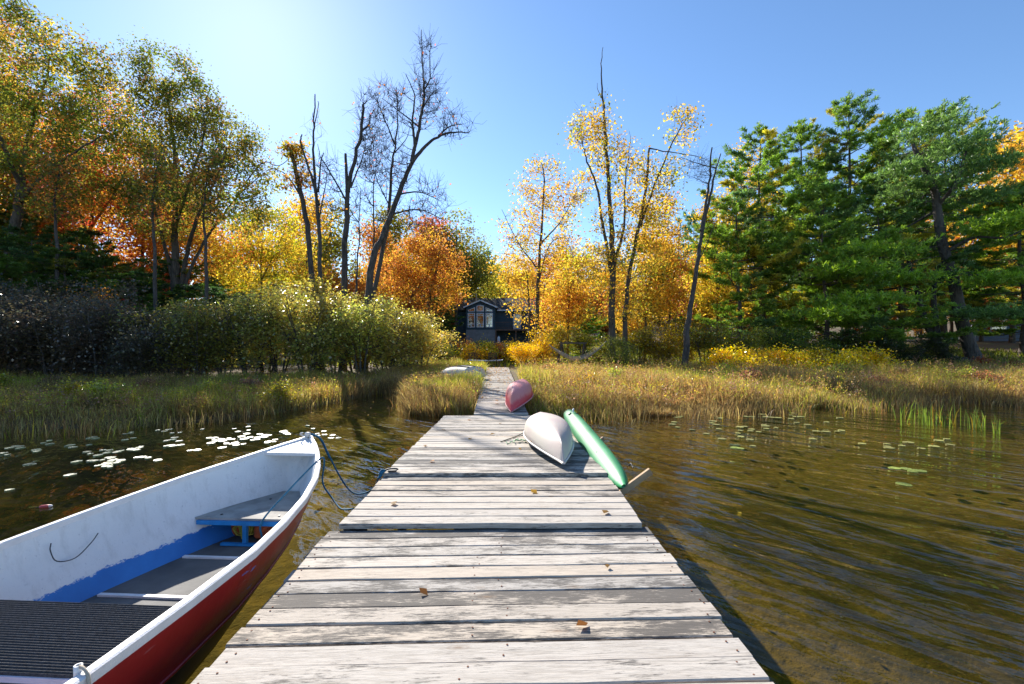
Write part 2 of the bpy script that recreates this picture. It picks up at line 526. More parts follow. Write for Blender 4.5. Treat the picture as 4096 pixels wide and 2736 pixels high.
# ------------------------------------------------------------------ upturned canoes
def hull_surface(L, beam, depth, sheer, ns=28, nr=10, bluff=2.2, flat=.55, tumble=.0, rocker=.15):
    """canoe lying keel up, centred on the origin; local y runs bow to stern; gunwale at z = 0 amidships"""
    V = []; F = []; rim = []
    for i in range(ns + 1):
        t = -1 + 2 * i / ns
        b = max(.012, (1 - abs(t) ** bluff)) * beam / 2
        top = depth - rocker * abs(t) ** 2.2
        rise = -sheer * abs(t) ** 2.6
        yy = t * L / 2
        end = max(0, (abs(t) - .86) / .14)
        ring = []
        for k in range(2 * nr + 1):
            a = -1 + k / nr
            s = abs(a)
            # s 0 keel .. 1 gunwale
            xw = (1 - (1 - s) ** (1 / flat)) if s < 1 else 1
            xw = math.sin(s * math.pi / 2) ** (.75 - .0 * abs(t))
            zz = math.cos(s * math.pi / 2) ** (.62)
            shape = (1 - abs(t) ** 1.7)
            xw = xw * shape + s * (1 - shape)
            zz = zz * shape + (1 - s) * (1 - shape)
            z = rise + (top - rise) * zz - end * end * .03 * zz
            yk = yy - math.copysign(1, t) * end * end * .13 * zz * L / 4
            ring.append((math.copysign(xw, a) * b * (1 - tumble * (1 - zz)), yk, z))
        V += ring
        rim.append((ring[0], ring[-1]))
    m = 2 * nr + 1
    for i in range(ns):
        for k in range(m - 1):
            F.append((i * m + k, i * m + k + 1, (i + 1) * m + k + 1, (i + 1) * m + k))
    return V, F, rim

def canoe(name, label, p_near, p_far, beam, depth, sheer, mats, roll=0, lift=0, group=None, flat=.55, bluff=1.9):
    a = Vector(p_near); b = Vector(p_far); d = b - a; L = d.length
    mid = (a + b) / 2
    root = thing(name, label, 'canoe', mid, group=group)
    q = Matrix.Translation(mid) @ Matrix.Rotation(math.atan2(-d.x, d.y), 4, 'Z') @ Matrix.Rotation(math.asin(d.z / L), 4, 'X') @ Matrix.Rotation(roll, 4, 'Y')
    root.matrix_basis = q
    V, F, rim = hull_surface(L, beam, depth, sheer, flat=flat, bluff=bluff)
    hull = link('hull', py_mesh('hull', V, F, [mats[0]], smooth=True), root)
    s = hull.modifiers.new('thickness', 'SOLIDIFY'); s.thickness = .012; s.offset = -1
    for side in (0, 1):
        P = np.array([r[side] for r in rim]) + np.array([(-1 if side == 0 else 1) * .004, 0, .006])
        MB().tube(P, .012, 6).build('gunwale', mats[1], root, smooth=True)
    # thwarts
    for t in (-.35, .3):
        bw = beam / 2 * (1 - abs(t) ** bluff)
        MB().bar((-bw, t * L / 2, .02), (bw, t * L / 2, .02), .06, .02).build('thwart', M['fresh'], root)
    return root, L

nt = NT('faded_white_hull')
co = nt.coord()
n1 = nt.noise(co, 1.6, 4); n2 = nt.noise(co, 9, 5, .7); n3 = nt.noise(nt.coord(scale=(30, 2, 8)), 1.0, 4)
col = nt.mix(nt.ramp(n1, [(.38, 0.0), (.66, .8)]), (.54, .49, .42), (.50, .38, .38))
col = nt.mix(nt.ramp(n2, [(.55, 0.0), (.75, .35)]), col, (.55, .47, .42))
col = nt.mix(nt.ramp(n3, [(.64, 0.0), (.70, .35)]), col, (.45, .38, .36))
nt.principled(Base__Color=col, Roughness=.5, Normal=nt.bump(n2, .004))
M['canoe_white'] = nt.mat
nt = NT('faded_red_hull')
co = nt.coord()
sep = nt.n('ShaderNodeSeparateXYZ', Vector=co)
n1 = nt.noise(co, 2.6, 4); n2 = nt.noise(co, 14, 5, .7)
worn = nt.math('ADD', nt.math('MULTIPLY', sep.outputs['Z'], 2.6), nt.math('MULTIPLY', n1, .9))
col = nt.mix(nt.ramp(worn, [(.75, 0.0), (1.25, .85)]), (.72, .07, .10), (.78, .30, .28))
col = nt.mix(nt.ramp(n2, [(.56, 0.0), (.74, .4)]), col, (.62, .33, .30))
nt.principled(Base__Color=col, Roughness=.5, Normal=nt.bump(n2, .004))
M['canoe_red'] = nt.mat
M['rail_white'] = simple('pale_rail', (.62, .58, .55), .5)
M['rail_pink'] = simple('pink_rail', (.62, .30, .30), .5)
white_canoe, _ = canoe('canoe', 'upturned white canoe with pinkish scuffs lying on the far dock section',
                       (.545, 4.86, .515), (.42, 7.8, .40), .62, .28, .05, (M['canoe_white'], M['rail_white']))
red_canoe, _ = canoe('canoe', 'upturned faded red canoe tipped over the edge of the boardwalk',
                     (-.02, 9.45, .36), (.38, 12.2, .53), .60, .38, .05, (M['canoe_red'], M['rail_pink']), roll=R(-4))

# green kayak on its side along the dock edge
M['kayak'] = None
nt = NT('green_kayak_plastic')
co = nt.coord(); n1 = nt.noise(co, 2.0, 4); n2 = nt.noise(nt.coord(scale=(20, 2, 20)), 1.0, 4)
col = nt.mix(nt.ramp(n1, [(.35, 0.0), (.7, 1.0)]), (.018, .19, .07), (.04, .26, .105))
col = nt.mix(nt.ramp(n2, [(.6, 0.0), (.72, .4)]), col, (.16, .40, .24))
nt.principled(Base__Color=col, Roughness=.5)
M['kayak'] = nt.mat
M['black_rubber'] = simple('black_rubber', (.02, .02, .022), .6)
M['white_plastic'] = simple('white_plastic', (.75, .75, .73), .5)
M['scupper'] = simple('dark_green_hole_shade', (.01, .09, .05), .6)  # for a solid cap: the hole's shade is put into the dark green
def kayak():
    a = Vector((1.10, 4.42, .33)); b = Vector((.985, 8.05, .50)); d = b - a; L = d.length; mid = (a + b) / 2
    root = thing('kayak', 'slim green kayak lying on its side along the dock edge beside the white canoe', 'kayak')
    root.matrix_basis = Matrix.Translation(mid) @ Matrix.Rotation(math.atan2(-d.x, d.y), 4, 'Z') @ Matrix.Rotation(math.asin(d.z / L), 4, 'X') @ Matrix.Rotation(R(-40), 4, 'Y')
    ns, nr = 30, 20
    V = []; F = []
    for i in range(ns + 1):
        t = -1 + 2 * i / ns
        e = (1 - abs(t) ** 4) ** .5 if abs(t) < 1 else 0
        hw = .02 + .115 * e; hh = .015 + .085 * e
        hollow = max(0, 1 - ((t + .05) / .42) ** 2)
        for k in range(nr):
            an = 2 * math.pi * k / nr
            ca, sa = math.cos(an), math.sin(an)
            x = hw * math.copysign(abs(ca) ** .8, ca); z = hh * math.copysign(abs(sa) ** .75, sa)
            if sa < -.3:      # the deck, below: a sunken seat
                z += hollow * .13 * min(1, (-sa - .3) / .5)
            V.append((x, t * L / 2, z + .05 * t * t))
    for i in range(ns):
        for k in range(nr):
            F.append((i * nr + k, i * nr + (k + 1) % nr, (i + 1) * nr + (k + 1) % nr, (i + 1) * nr + k))
    F.append(tuple(range(nr))); F.append(tuple(range(ns * nr, (ns + 1) * nr))[::-1])
    link('hull', py_mesh('hull', V, F, [M['kayak']], smooth=True), root)
    MB().lathe([(.028, -.004), (.03, .012), (.014, .014)], 10, (.02, 1.28, .115)).build('scupper_hole', M['scupper'], root, smooth=True)
    MB().tube(smooth_path([(.075, 1.20, .12), (.10, 1.22, .15), (.12, 1.29, .14), (.11, 1.34, .11)], 4), .011, 6).build('carry_handle', M['white_plastic'], root, smooth=True)
    MB().lathe([(.012, 0), (.012, .006)], 8, (0.0, -.75, .158)).build('drain_plug', M['white_plastic'], root)
    MB().tube(smooth_path([(.17, -1.52, .04), (.20, -1.56, .06), (.19, -1.62, .04)], 4), .008, 6).build('toggle_loop', M['black_rubber'], root, smooth=True)
kayak()
# ------------------------------------------------------------------ rowing boat moored beside the dock
nt = NT('red_black_hull_paint')
co = nt.coord(); n1 = nt.noise(co, 3.0, 4); n2 = nt.noise(nt.coord(scale=(6, 2.2, 9)), 1.0, 5, .7); n3 = nt.noise(nt.coord(scale=(40, 5, 30)), 1.0, 3)
col = nt.ramp(n1, [(.3, (.27, .010, .013)), (.7, (.38, .016, .018))])
col = nt.mix(nt.ramp(n2, [(.645, 0.0), (.67, .85)]), col, (.09, .20, .55))
col = nt.mix(nt.ramp(n3, [(.68, 0.0), (.72, .35)]), col, (.45, .22, .22))
p = nt.principled(Base__Color=col, Roughness=.38, Normal=nt.bump(n1, .01)); p.inputs['Coat Weight'].default_value = .15
M['boat_red'] = nt.mat
nt = NT('black_bottom_paint')
co = nt.coord(); n3 = nt.noise(nt.coord(scale=(40, 4, 30)), 1.0, 3); n1 = nt.noise(co, 4, 5)
col = nt.mix(nt.ramp(n3, [(.66, 0.0), (.72, .3)]), nt.ramp(n1, [(.3, (.012, .013, .014)), (.7, (.035, .036, .036))]), (.25, .22, .22))
nt.principled(Base__Color=col, Roughness=.45)
M['boat_black'] = nt.mat
nt = NT('white_and_blue_inside_paint')
co = nt.coord(); sep = nt.n('ShaderNodeSeparateXYZ', Vector=co)
n1 = nt.noise(co, 2.2, 4); n2 = nt.noise(nt.coord(scale=(16, 16, 40)), 1.0, 6, .75); n3 = nt.noise(co, 45, 4, .7)
white = nt.ramp(n1, [(.3, (.70, .69, .68)), (.7, (.80, .79, .78))])
white = nt.mix(nt.ramp(n3, [(.62, 0.0), (.72, .55)]), white, (.30, .30, .33))
n4 = nt.noise(nt.coord(scale=(14, 14, 1.6)), 1.0, 5, .7)
white = nt.mix(nt.ramp(n4, [(.52, 0.0), (.72, .35)]), white, (.42, .40, .38))
blue = nt.ramp(n1, [(.3, (.012, .13, .42)), (.7, (.03, .22, .60))])
edge = nt.math('ADD', sep.outputs['Z'], nt.math('MULTIPLY', nt.math('SUBTRACT', n2, .5), .11))
edge = nt.math('ADD', edge, nt.math('MULTIPLY', nt.math('SUBTRACT', n1, .5), .10))
nt.principled(Base__Color=nt.mix(nt.ramp(edge, [(.155, 0.0), (.162, 1.0)]), blue, white), Roughness=.55, Normal=nt.bump(n3, .003))
M['boat_inside'] = nt.mat
M['boat_rail'] = simple('white_rail_paint', (.74, .71, .70), .45, .08, 12, bump=.002)
M['boat_blue'] = simple('blue_frame_paint', (.02, .22, .52), .5, .25, 8)
M['boat_floor'] = simple('grey_floor_board', (.11, .105, .10), .8, .4, 3, bump=.004)
M['ply'] = simple('weathered_plywood', (.34, .32, .29), .85, .35, 5, bump=.006)
M['carpet'] = simple('charcoal_ribbed_carpet', (.055, .055, .058), .98, .45, 60, bump=.004)
M['seat_pale'] = simple('pale_seat_board', (.62, .57, .64), .6)
M['rope_blue'] = simple('blue_rope', (.012, .13, .23), .75, .5, 60, bump=.004)
M['rope_yellow'] = simple('yellow_rope', (.44, .37, .05), .8, .3, 40)
M['twine'] = simple('tan_twine', (.42, .36, .28), .9, .2, 60)
M['orange_foam'] = simple('orange_life_vest', (.55, .12, .04), .85, .3, 14, bump=.01)
M['white_ring'] = simple('grey_white_ring', (.55, .54, .53), .4)
M['wire'] = simple('dark_wire', (.03, .03, .035), .5)

BOAT_LOC, BOAT_ROT = (-2.165, 4.93, 0), R(-3.6)
U = np.array([0, .08, .2, .4, .7, 1.0, 1.4, 1.8, 2.2, 2.7, 3.2, 3.8, 4.4])
bg = np.interp(U, [0, .08, .2, .4, .7, 1.0, 1.5, 2.1, 3, 4, 4.4], [.015, .075, .165, .29, .45, .575, .715, .80, .80, .74, .70])
zg = np.interp(U, [0, .3, .7, 1.3, 2, 3, 4.4], [.735, .68, .625, .57, .53, .51, .51])
bc = np.interp(U, [0, .3, .6, 1.0, 1.4, 2, 2.6, 3.2, 4.4], [.008, .035, .11, .23, .35, .52, .63, .66, .62])
zc = np.interp(U, [0, .6, 1.2, 4.4], [.06, .0, -.04, -.06])
zk = np.interp(U, [0, .4, 1.0, 4.4], [.02, -.10, -.16, -.17])
us = np.linspace(0, 4.4, 45) ** 1.0
us = np.concatenate([[0, .03, .06, .1, .15], np.arange(.2, 4.41, .1)])
def at(u, arr):
    # smooth interpolation of station values
    return np.interp(u, U, arr)
SROW = [0, .12, .25, .4, .57, .60, .75, .9, 1.0]
def side_pt(u, s, inset=0.0):
    a, b = at(u, bg) - inset, at(u, bc) - inset * .8
    x = a + (b - a) * (s + .16 * math.sin(math.pi * s) * -1.0)
    z = at(u, zg) + (at(u, zc) - at(u, zg)) * s
    y = -u - .30 * s * max(0, 1 - u / 1.1) ** 1.5
    return max(x, .006), y, z
def half_at(u, z, inset=.02):
    s = min(1, max(0, (at(u, zg) - z) / (at(u, zg) - at(u, zc))))
    return side_pt(u, s, inset)[0]
boat = thing('rowing_boat', 'red rowing boat with white and blue inside moored beside the dock', 'boat', BOAT_LOC, (0, 0, BOAT_ROT))
V = []; F = []; MI = []
for u in us:
    row = [side_pt(u, s) for s in SROW]
    keel = (0.0, row[-1][1] - .02, at(u, zk)); mid = ((row[-1][0]) * .5, row[-1][1], (row[-1][2] + at(u, zk)) / 2 - .01)
    ring = row + [mid, keel]
    full = ring + [(-x, y, z) for x, y, z in ring[-2::-1]]
    V += full
m = len(full); nr_ = len(SROW)
for i in range(len(us) - 1):
    for k in range(m - 1):
        F.append((i * m + k, i * m + k + 1, (i + 1) * m + k + 1, (i + 1) * m + k))
        kk = min(k, m - 2 - k)
        MI.append(0 if kk < 4 else 1)
b0 = (len(us) - 1) * m
F.append(tuple(range(b0, b0 + m))); MI.append(0)
link('hull', py_mesh('hull', V, F, [M['boat_red'], M['boat_black']], True, MI), boat)
# ridge along the paint line
for sgn in (-1, 1):
    P = np.array([(sgn * (side_pt(u, .585)[0] + .004), side_pt(u, .585)[1], side_pt(u, .585)[2]) for u in us[3:]])
    MB().tube(P, .011, 6).build('chine_strake', M['boat_red'], boat, smooth=True)
V = []; F = []
uin = us[(us > .1)]
for u in uin:
    row = [side_pt(u, s, .022) for s in np.linspace(0, 1, 9)]
    full = row + [(-x, y, z) for x, y, z in row[::-1]]
    V += full
m = len(full)
for i in range(len(uin) - 1):
    for k in range(m - 1):
        F.append((i * m + k, (i + 1) * m + k, (i + 1) * m + k + 1, i * m + k + 1))
F.append(tuple(range(m))); F.append(tuple(range((len(uin) - 1) * m, len(uin) * m))[::-1])
link('inner_lining', py_mesh('inner_lining', V, F, [M['boat_inside']], True), boat)
# rail: one strip round the boat
for sgn in (-1, 1):
    V = []; F = []
    for u in us:
        x, y, z = side_pt(u, 0)
        for dx, dz in ((-.030, -.028), (.012, -.034), (.016, .008), (.006, .014), (-.024, .014), (-.030, .008)):
            V.append((sgn * max(0.001, x + dx), y + (.012 if u < .02 else 0), z + dz))
    for i in range(len(us) - 1):
        for k in range(6):
            k2 = (k + 1) % 6
            F.append((i * 6 + k, i * 6 + k2, (i + 1) * 6 + k2, (i + 1) * 6 + k) if sgn < 0 else (i * 6 + k, (i + 1) * 6 + k, (i + 1) * 6 + k2, i * 6 + k2))
    F.append((0, 1, 2, 3, 4, 5)); F.append(tuple(range((len(us) - 1) * 6, len(us) * 6)))
    link('gunwale', py_mesh('gunwale', V, F, [M['boat_rail']], False), boat)
# small triangular fore deck
ub = [.02, .1, .2, .3, .40]
V = []
for u in ub:
    x, y, z = side_pt(u, 0, .02)
    V += [(-x, y, z - .004), (x, y, z - .004), (-x, y, z - .034), (x, y, z - .034)]
F = []
for i in range(len(ub) - 1):
    a = i * 4; b = a + 4
    F += [(a, a + 1, b + 1, b), (a + 2, b + 2, b + 3, a + 3)]
b = (len(ub) - 1) * 4
F += [(b, b + 1, b + 3, b + 2), (0, 2, 3, 1)]
link('fore_deck', py_mesh('fore_deck', V, F, [M['boat_rail']]), boat)
ringp = [(.05 * math.cos(a), .015 + .0 * a, .765 + .034 * math.sin(a)) for a in np.linspace(0, 2 * math.pi, 17)[:-1]]
o = MB().tube(ringp, .008, 6, closed=True).build('bow_ring', M['white_ring'], boat, smooth=True); o.rotation_euler = (R(50), 0, 0); o.location = (-.02, .52, .27)
MB().lathe([(.03, 0), (.032, .03), (.02, .045)], 12, (-.01, -.02, .742)).build('bow_cap', M['white_ring'], boat, smooth=True)
# floor with white ribs
V = []; fu = [u for u in us if u >= .8]
for u in fu:
    hh = half_at(u, .045, .012); V += [(-hh, -u, .045), (hh, -u, .045)]
F = [(2 * i, 2 * i + 2, 2 * i + 3, 2 * i + 1) for i in range(len(fu) - 1)]
link('floor_board', py_mesh('floor_board', V, F, [M['boat_floor']]), boat)
for u in (1.31, 1.87, 2.9):
    hh = half_at(u, .06, .03) * .93
    MB().box((0, -u, .053), (2 * hh, .028, .014)).build('floor_rib', M['boat_rail'], boat)
# bow seat with its blue frame
zs = .27
V = []; su = [.36, .5, .65, .8, .95, 1.07]
for u in su:
    hh = half_at(u, zs, .026); V += [(-hh, -u, zs), (hh, -u, zs), (-hh, -u, zs - .018), (hh, -u, zs - .018)]
F = []
for i in range(len(su) - 1):
    a = i * 4; b = a + 4; F += [(a, b, b + 1, a + 1), (a + 2, a + 3, b + 3, b + 2)]
b = (len(su) - 1) * 4; F += [(b, b + 2, b + 3, b + 1), (0, 1, 3, 2)]
seat = link('bow_seat', py_mesh('bow_seat', V, F, [M['ply']]), boat)
for bx, by in ((-.26, -1.0), (-.07, -.6), (.25, -1.0)):
    MB().lathe([(.011, 0), (.009, .006)], 8, (bx, by, zs + .001)).build('bolt', M['wire'], seat)
hh = half_at(1.07, zs - .04, .03)
fr_ = MB().bar((-hh, -1.075, zs - .036), (hh, -1.075, zs - .036), .03, .034).build('seat_frame', M['boat_blue'], boat)
MB().bar((.0, -1.075, zs - .053), (.0, -1.075, .05), .034, .03, up=(0, 1, 0)).build('frame_post', M['boat_blue'], fr_)
MB().bar((-.2, -1.09, .062), (.18, -1.09, .062), .03, .02).build('frame_foot', M['boat_blue'], fr_)
# middle seat with ribbed carpet
y0, y1, zc_ = -2.44, -2.97, .335
npt = 241
V = []; ys = np.linspace(y0, y1, npt)
for i, y in enumerate(ys):
    hh = half_at(-y, zc_, .024)
    zz = zc_ + .0035 * math.cos(i * 2 * math.pi / 8)
    if i > npt - 9: zz -= .002 * (i - npt + 9) ** 1.6
    V += [(-hh, y, zz), (0, y, zz), (hh, y, zz)]
F = []
for i in range(npt - 1):
    for k in (0, 1):
        F.append((i * 3 + k, (i + 1) * 3 + k, (i + 1) * 3 + k + 1, i * 3 + k + 1))
link('seat_carpet', py_mesh('seat_carpet', V, F, [M['carpet']]), boat)
hh = half_at(2.7, .3, .025)
MB().box((0, -2.705, .312), (2 * hh, .52, .03)).build('middle_seat', M['seat_pale'], boat)
MB().box((0, -3.05, .20), (2 * hh * .98, .14, .02)).build('seat_riser', M['seat_pale'], boat)
# oarlock socket and twine on the dock-side rail
x, y, z = side_pt(3.17, 0)
MB().lathe([(.014, -.02), (.014, .034), (.009, .034), (.009, .015)], 12, (x - .042, y, z)).build('oarlock_socket', M['white_plastic'], boat, smooth=True)
tw = [(x - .04, y, z + .03), (x - .01, y - .01, z + .03), (x + .02, y - .02, z + .005), (x + .028, y - .03, z - .05), (x + .022, y - .03, z - .09), (x + .03, y - .04, z - .13)]
MB().tube(smooth_path(tw, 5), .006, 6).tube(smooth_path([(x + .026, y - .03, z - .05), (x + .04, y - .05, z - .07), (x + .03, y - .02, z - .10), (x + .016, y - .05, z - .12)], 5), .006, 6).build('twine_tie', M['twine'], boat, smooth=True)
# bent wire hanging from the far side
u = 1.98
def port(u, z, k=.0):
    return (-half_at(u, z, .03) + .012 + k, -u, z)
MB().tube(smooth_path([port(1.98, .44), port(2.0, .40, .01), port(1.99, .33, .02), port(1.9, .31, .03), port(1.78, .36, .02), port(1.72, .40, .01)], 5), .0035, 5).build('wire_hook', M['wire'], boat, smooth=True)

def boat_w(x, y, z):
    return Matrix.Translation(BOAT_LOC) @ Matrix.Rotation(BOAT_ROT, 4, 'Z') @ Vector((x, y, z))
# things lying in the boat
r = np.random.RandomState(4)
mb = MB()
cx, cy_ = boat_w(-.085, -.92, 0).x, boat_w(-.085, -.92, 0).y
for k in range(14):
    a0 = r.uniform(0, 6.28); rx = r.uniform(.07, .13); rz = r.uniform(.05, .075); tilt = r.uniform(-.9, .9)
    P = []
    for a in np.linspace(0, 2 * math.pi, 15)[:-1]:
        px_, pz_ = rx * math.cos(a), rz * math.sin(a)
        P.append((cx + px_ * math.cos(a0 * .3) + r.uniform(-.004, .004), cy_ + pz_ * math.sin(tilt) * .9 + r.uniform(-.03, .02) * .3 + (k - 7) * .006, .135 + pz_ * math.cos(tilt) + px_ * math.sin(a0) * .25))
    mb.tube(P, .0055, 5, closed=True)
tag(mb.build('coiled_rope', M['rope_yellow'], smooth=True), 'tangled coil of thin yellow rope under the bow seat of the rowing boat', 'rope')
def lump(name, label, c, d, seed, mat):
    rr = np.random.RandomState(seed); V = []; F = []; n, mm = 10, 14
    for i in range(n + 1):
        th = math.pi * i / n
        for k in range(mm):
            ph = 2 * math.pi * k / mm
            q = 1 + .16 * math.sin(3 * ph + seed) * math.sin(th) + rr.uniform(-.06, .06)
            sq = lambda v: math.copysign(abs(v) ** .6, v)
            V.append((c[0] + d[0] * q * sq(math.sin(th)) * math.cos(ph), c[1] + d[1] * q * sq(math.sin(th)) * math.sin(ph), c[2] + d[2] * sq(math.cos(th)) * q))
    for i in range(n):
        for k in range(mm):
            F.append((i * mm + k, i * mm + (k + 1) % mm, (i + 1) * mm + (k + 1) % mm, (i + 1) * mm + k))
    return tag(link(name, py_mesh(name, V, F, [mat], True)), label, 'life vest', 'orange vests stowed under the bow seat')
w = boat_w(.06, -.90, .12); lump('life_vest', 'orange life vest stowed under the bow seat next to the dock side', (w.x, w.y, .115), (.07, .09, .07), 3, M['orange_foam'])
w = boat_w(-.21, -.84, .12); lump('life_vest', 'dull orange life vest half hidden behind the yellow rope coil', (w.x, w.y, .105), (.06, .08, .055), 5, M['orange_foam'])

# mooring ropes
b_ring = boat_w(0, .03, .76)
P = smooth_path([tuple(b_ring), (-2.06, 4.97, .70), (-1.95, 4.93, .52), (-1.79, 4.87, .28), (-1.65, 4.80, .178), (-1.50, 4.74, .20), (-1.395, 4.70, .28), (-1.355, 4.695, .375), (-1.325, 4.71, .415)], 7)
mb = MB().tube(P, .0085, 7)
mb.tube(smooth_path([tuple(b_ring), (-2.075, 4.985, .705), (-1.985, 4.945, .57), (-1.95, 4.93, .51)], 5), .0125, 7)
mr = tag(mb.build('mooring_rope', M['rope_blue'], smooth=True), 'blue mooring rope from the rowing boat bow ring to the dock corner', 'rope')
MB().tube(smooth_path([(-1.35, 4.68, .37), (-1.33, 4.70, .41), (-1.31, 4.72, .432), (-1.335, 4.72, .43), (-1.35, 4.70, .40)], 5), .016, 7).build('knot', M['rope_blue'], mr, smooth=True)
cl = thing('dock_cleat', 'small black iron cleat holding the blue rope on the dock corner', 'cleat', (-1.235, 4.755, .412))
MB().box((0, 0, .008), (.09, .035, .014)).build('base_plate', M['black_rubber'], cl, bevel=.003)
MB().tube(smooth_path([(-.09, -.02, .016), (-.03, -.005, .03), (.03, .005, .03), (.06, .01, .02)], 4), .009, 6).build('horn', M['wire'], cl, smooth=True)
P = smooth_path([tuple(boat_w(.16, -1.10, .12)), tuple(boat_w(.16, -1.10, .26)), tuple(boat_w(.24, -.90, .42)), tuple(boat_w(.415, -.66, .655)), tuple(boat_w(.47, -.64, .655)), (-1.727, 4.2, .47), (-1.617, 4.14, .35), (-1.50, 4.02, .30), (-1.40, 3.92, .325), (-1.33, 3.86, .355)], 7)
tag(MB().tube(P, .0078, 7).build('mooring_rope', M['rope_blue'], smooth=True), 'blue rope slung over the boat rail from the bow seat to the dock edge', 'rope')

# cords on the far dock section beside the white canoe
dz = lambda y: .41 - .0305 * (y - 4.71)
tag(MB().tube(smooth_path([(-.155, 6.39, dz(6.39) + .008), (-.06, 6.55, dz(6.5) + .012), (.06, 6.8, dz(6.8) + .01), (.17, 7.05, dz(7.0) + .02)], 5), .007, 6).build('cord', simple('dark_cord', (.06, .07, .05), .8), smooth=True), 'thin dark cord stretched across the planks from the white canoe', 'cord')
mb = MB(); r = np.random.RandomState(9)
pts = [(-.07, 6.32, 0)]
for k in range(26):
    t = k / 26
    pts.append((-.05 + .34 * t + r.uniform(-.03, .03), 6.28 + .28 * t + r.uniform(-.10, .10), r.uniform(.0, .03)))
P = smooth_path(pts, 4); P[:, 2] += np.array([dz(y) + .01 for y in P[:, 1]])
tag(mb.tube(P, .006, 5).build('tie_rope', simple('green_white_rope', (.25, .42, .24), .8, .6, 30), smooth=True), 'tangled pale green tie rope lying on the dock beside the white canoe', 'rope')
# ------------------------------------------------------------------ plants: generators
class Wood:
    def __init__(s):
        s.V = []; s.F = []; s.n = 0
    def tube(s, P, rad, n=5):
        P = np.asarray(P, float); k = len(P); rad = np.broadcast_to(np.asarray(rad, float), (k,))
        T = np.empty_like(P); T[1:-1] = P[2:] - P[:-2]; T[0] = P[1] - P[0]; T[-1] = P[-1] - P[-2]
        T /= np.linalg.norm(T, axis=1)[:, None] + 1e-9
        ref = np.array([1.0, 0.13, 0]) if abs(T[0, 2]) > .8 else np.array([0, .1, 1.0])
        A = np.cross(T, ref); A /= np.linalg.norm(A, axis=1)[:, None] + 1e-9
        B = np.cross(T, A)
        an = np.arange(n) * 2 * np.pi / n
        V = P[:, None] + rad[:, None, None] * (np.cos(an)[None, :, None] * A[:, None] + np.sin(an)[None, :, None] * B[:, None])
        i = np.arange(k - 1)[:, None] * n; q = np.arange(n)[None]; q2 = (q + 1) % n
        F = np.stack([i + q, i + q2, i + n + q2, i + n + q], -1).reshape(-1, 4) + s.n
        s.V.append(V.reshape(-1, 3)); s.F.append(F); s.n += k * n
    def mesh(s, name, mat):
        return fast_mesh(name, np.concatenate(s.V), np.concatenate(s.F), 4, [mat], smooth=True)

def leaf_quads(rng, P, size, aspect=.62, up=.35, jit=.35):
    n = len(P)
    N = rng.normal(size=(n, 3)); N[:, 2] += up * 2; N /= np.linalg.norm(N, axis=1)[:, None]
    A = rng.normal(size=(n, 3)); A -= (A * N).sum(1)[:, None] * N; A /= np.linalg.norm(A, axis=1)[:, None] + 1e-9
    B = np.cross(N, A)
    s = size * (1 + jit * rng.uniform(-1, 1, n))[:, None] / 2
    V = np.stack([P - A * s, P + B * s * aspect + N * s * .18, P + A * s, P - B * s * aspect + N * s * .18], 1).reshape(-1, 3)
    F = np.arange(4 * n).reshape(n, 4)
    return V, F

def pick_cols(rng, cols, n):
    w = np.array([c[3] for c in cols], float); w /= w.sum()
    i = rng.choice(len(cols), n, p=w)
    return np.array([c[:3] for c in cols])[i]

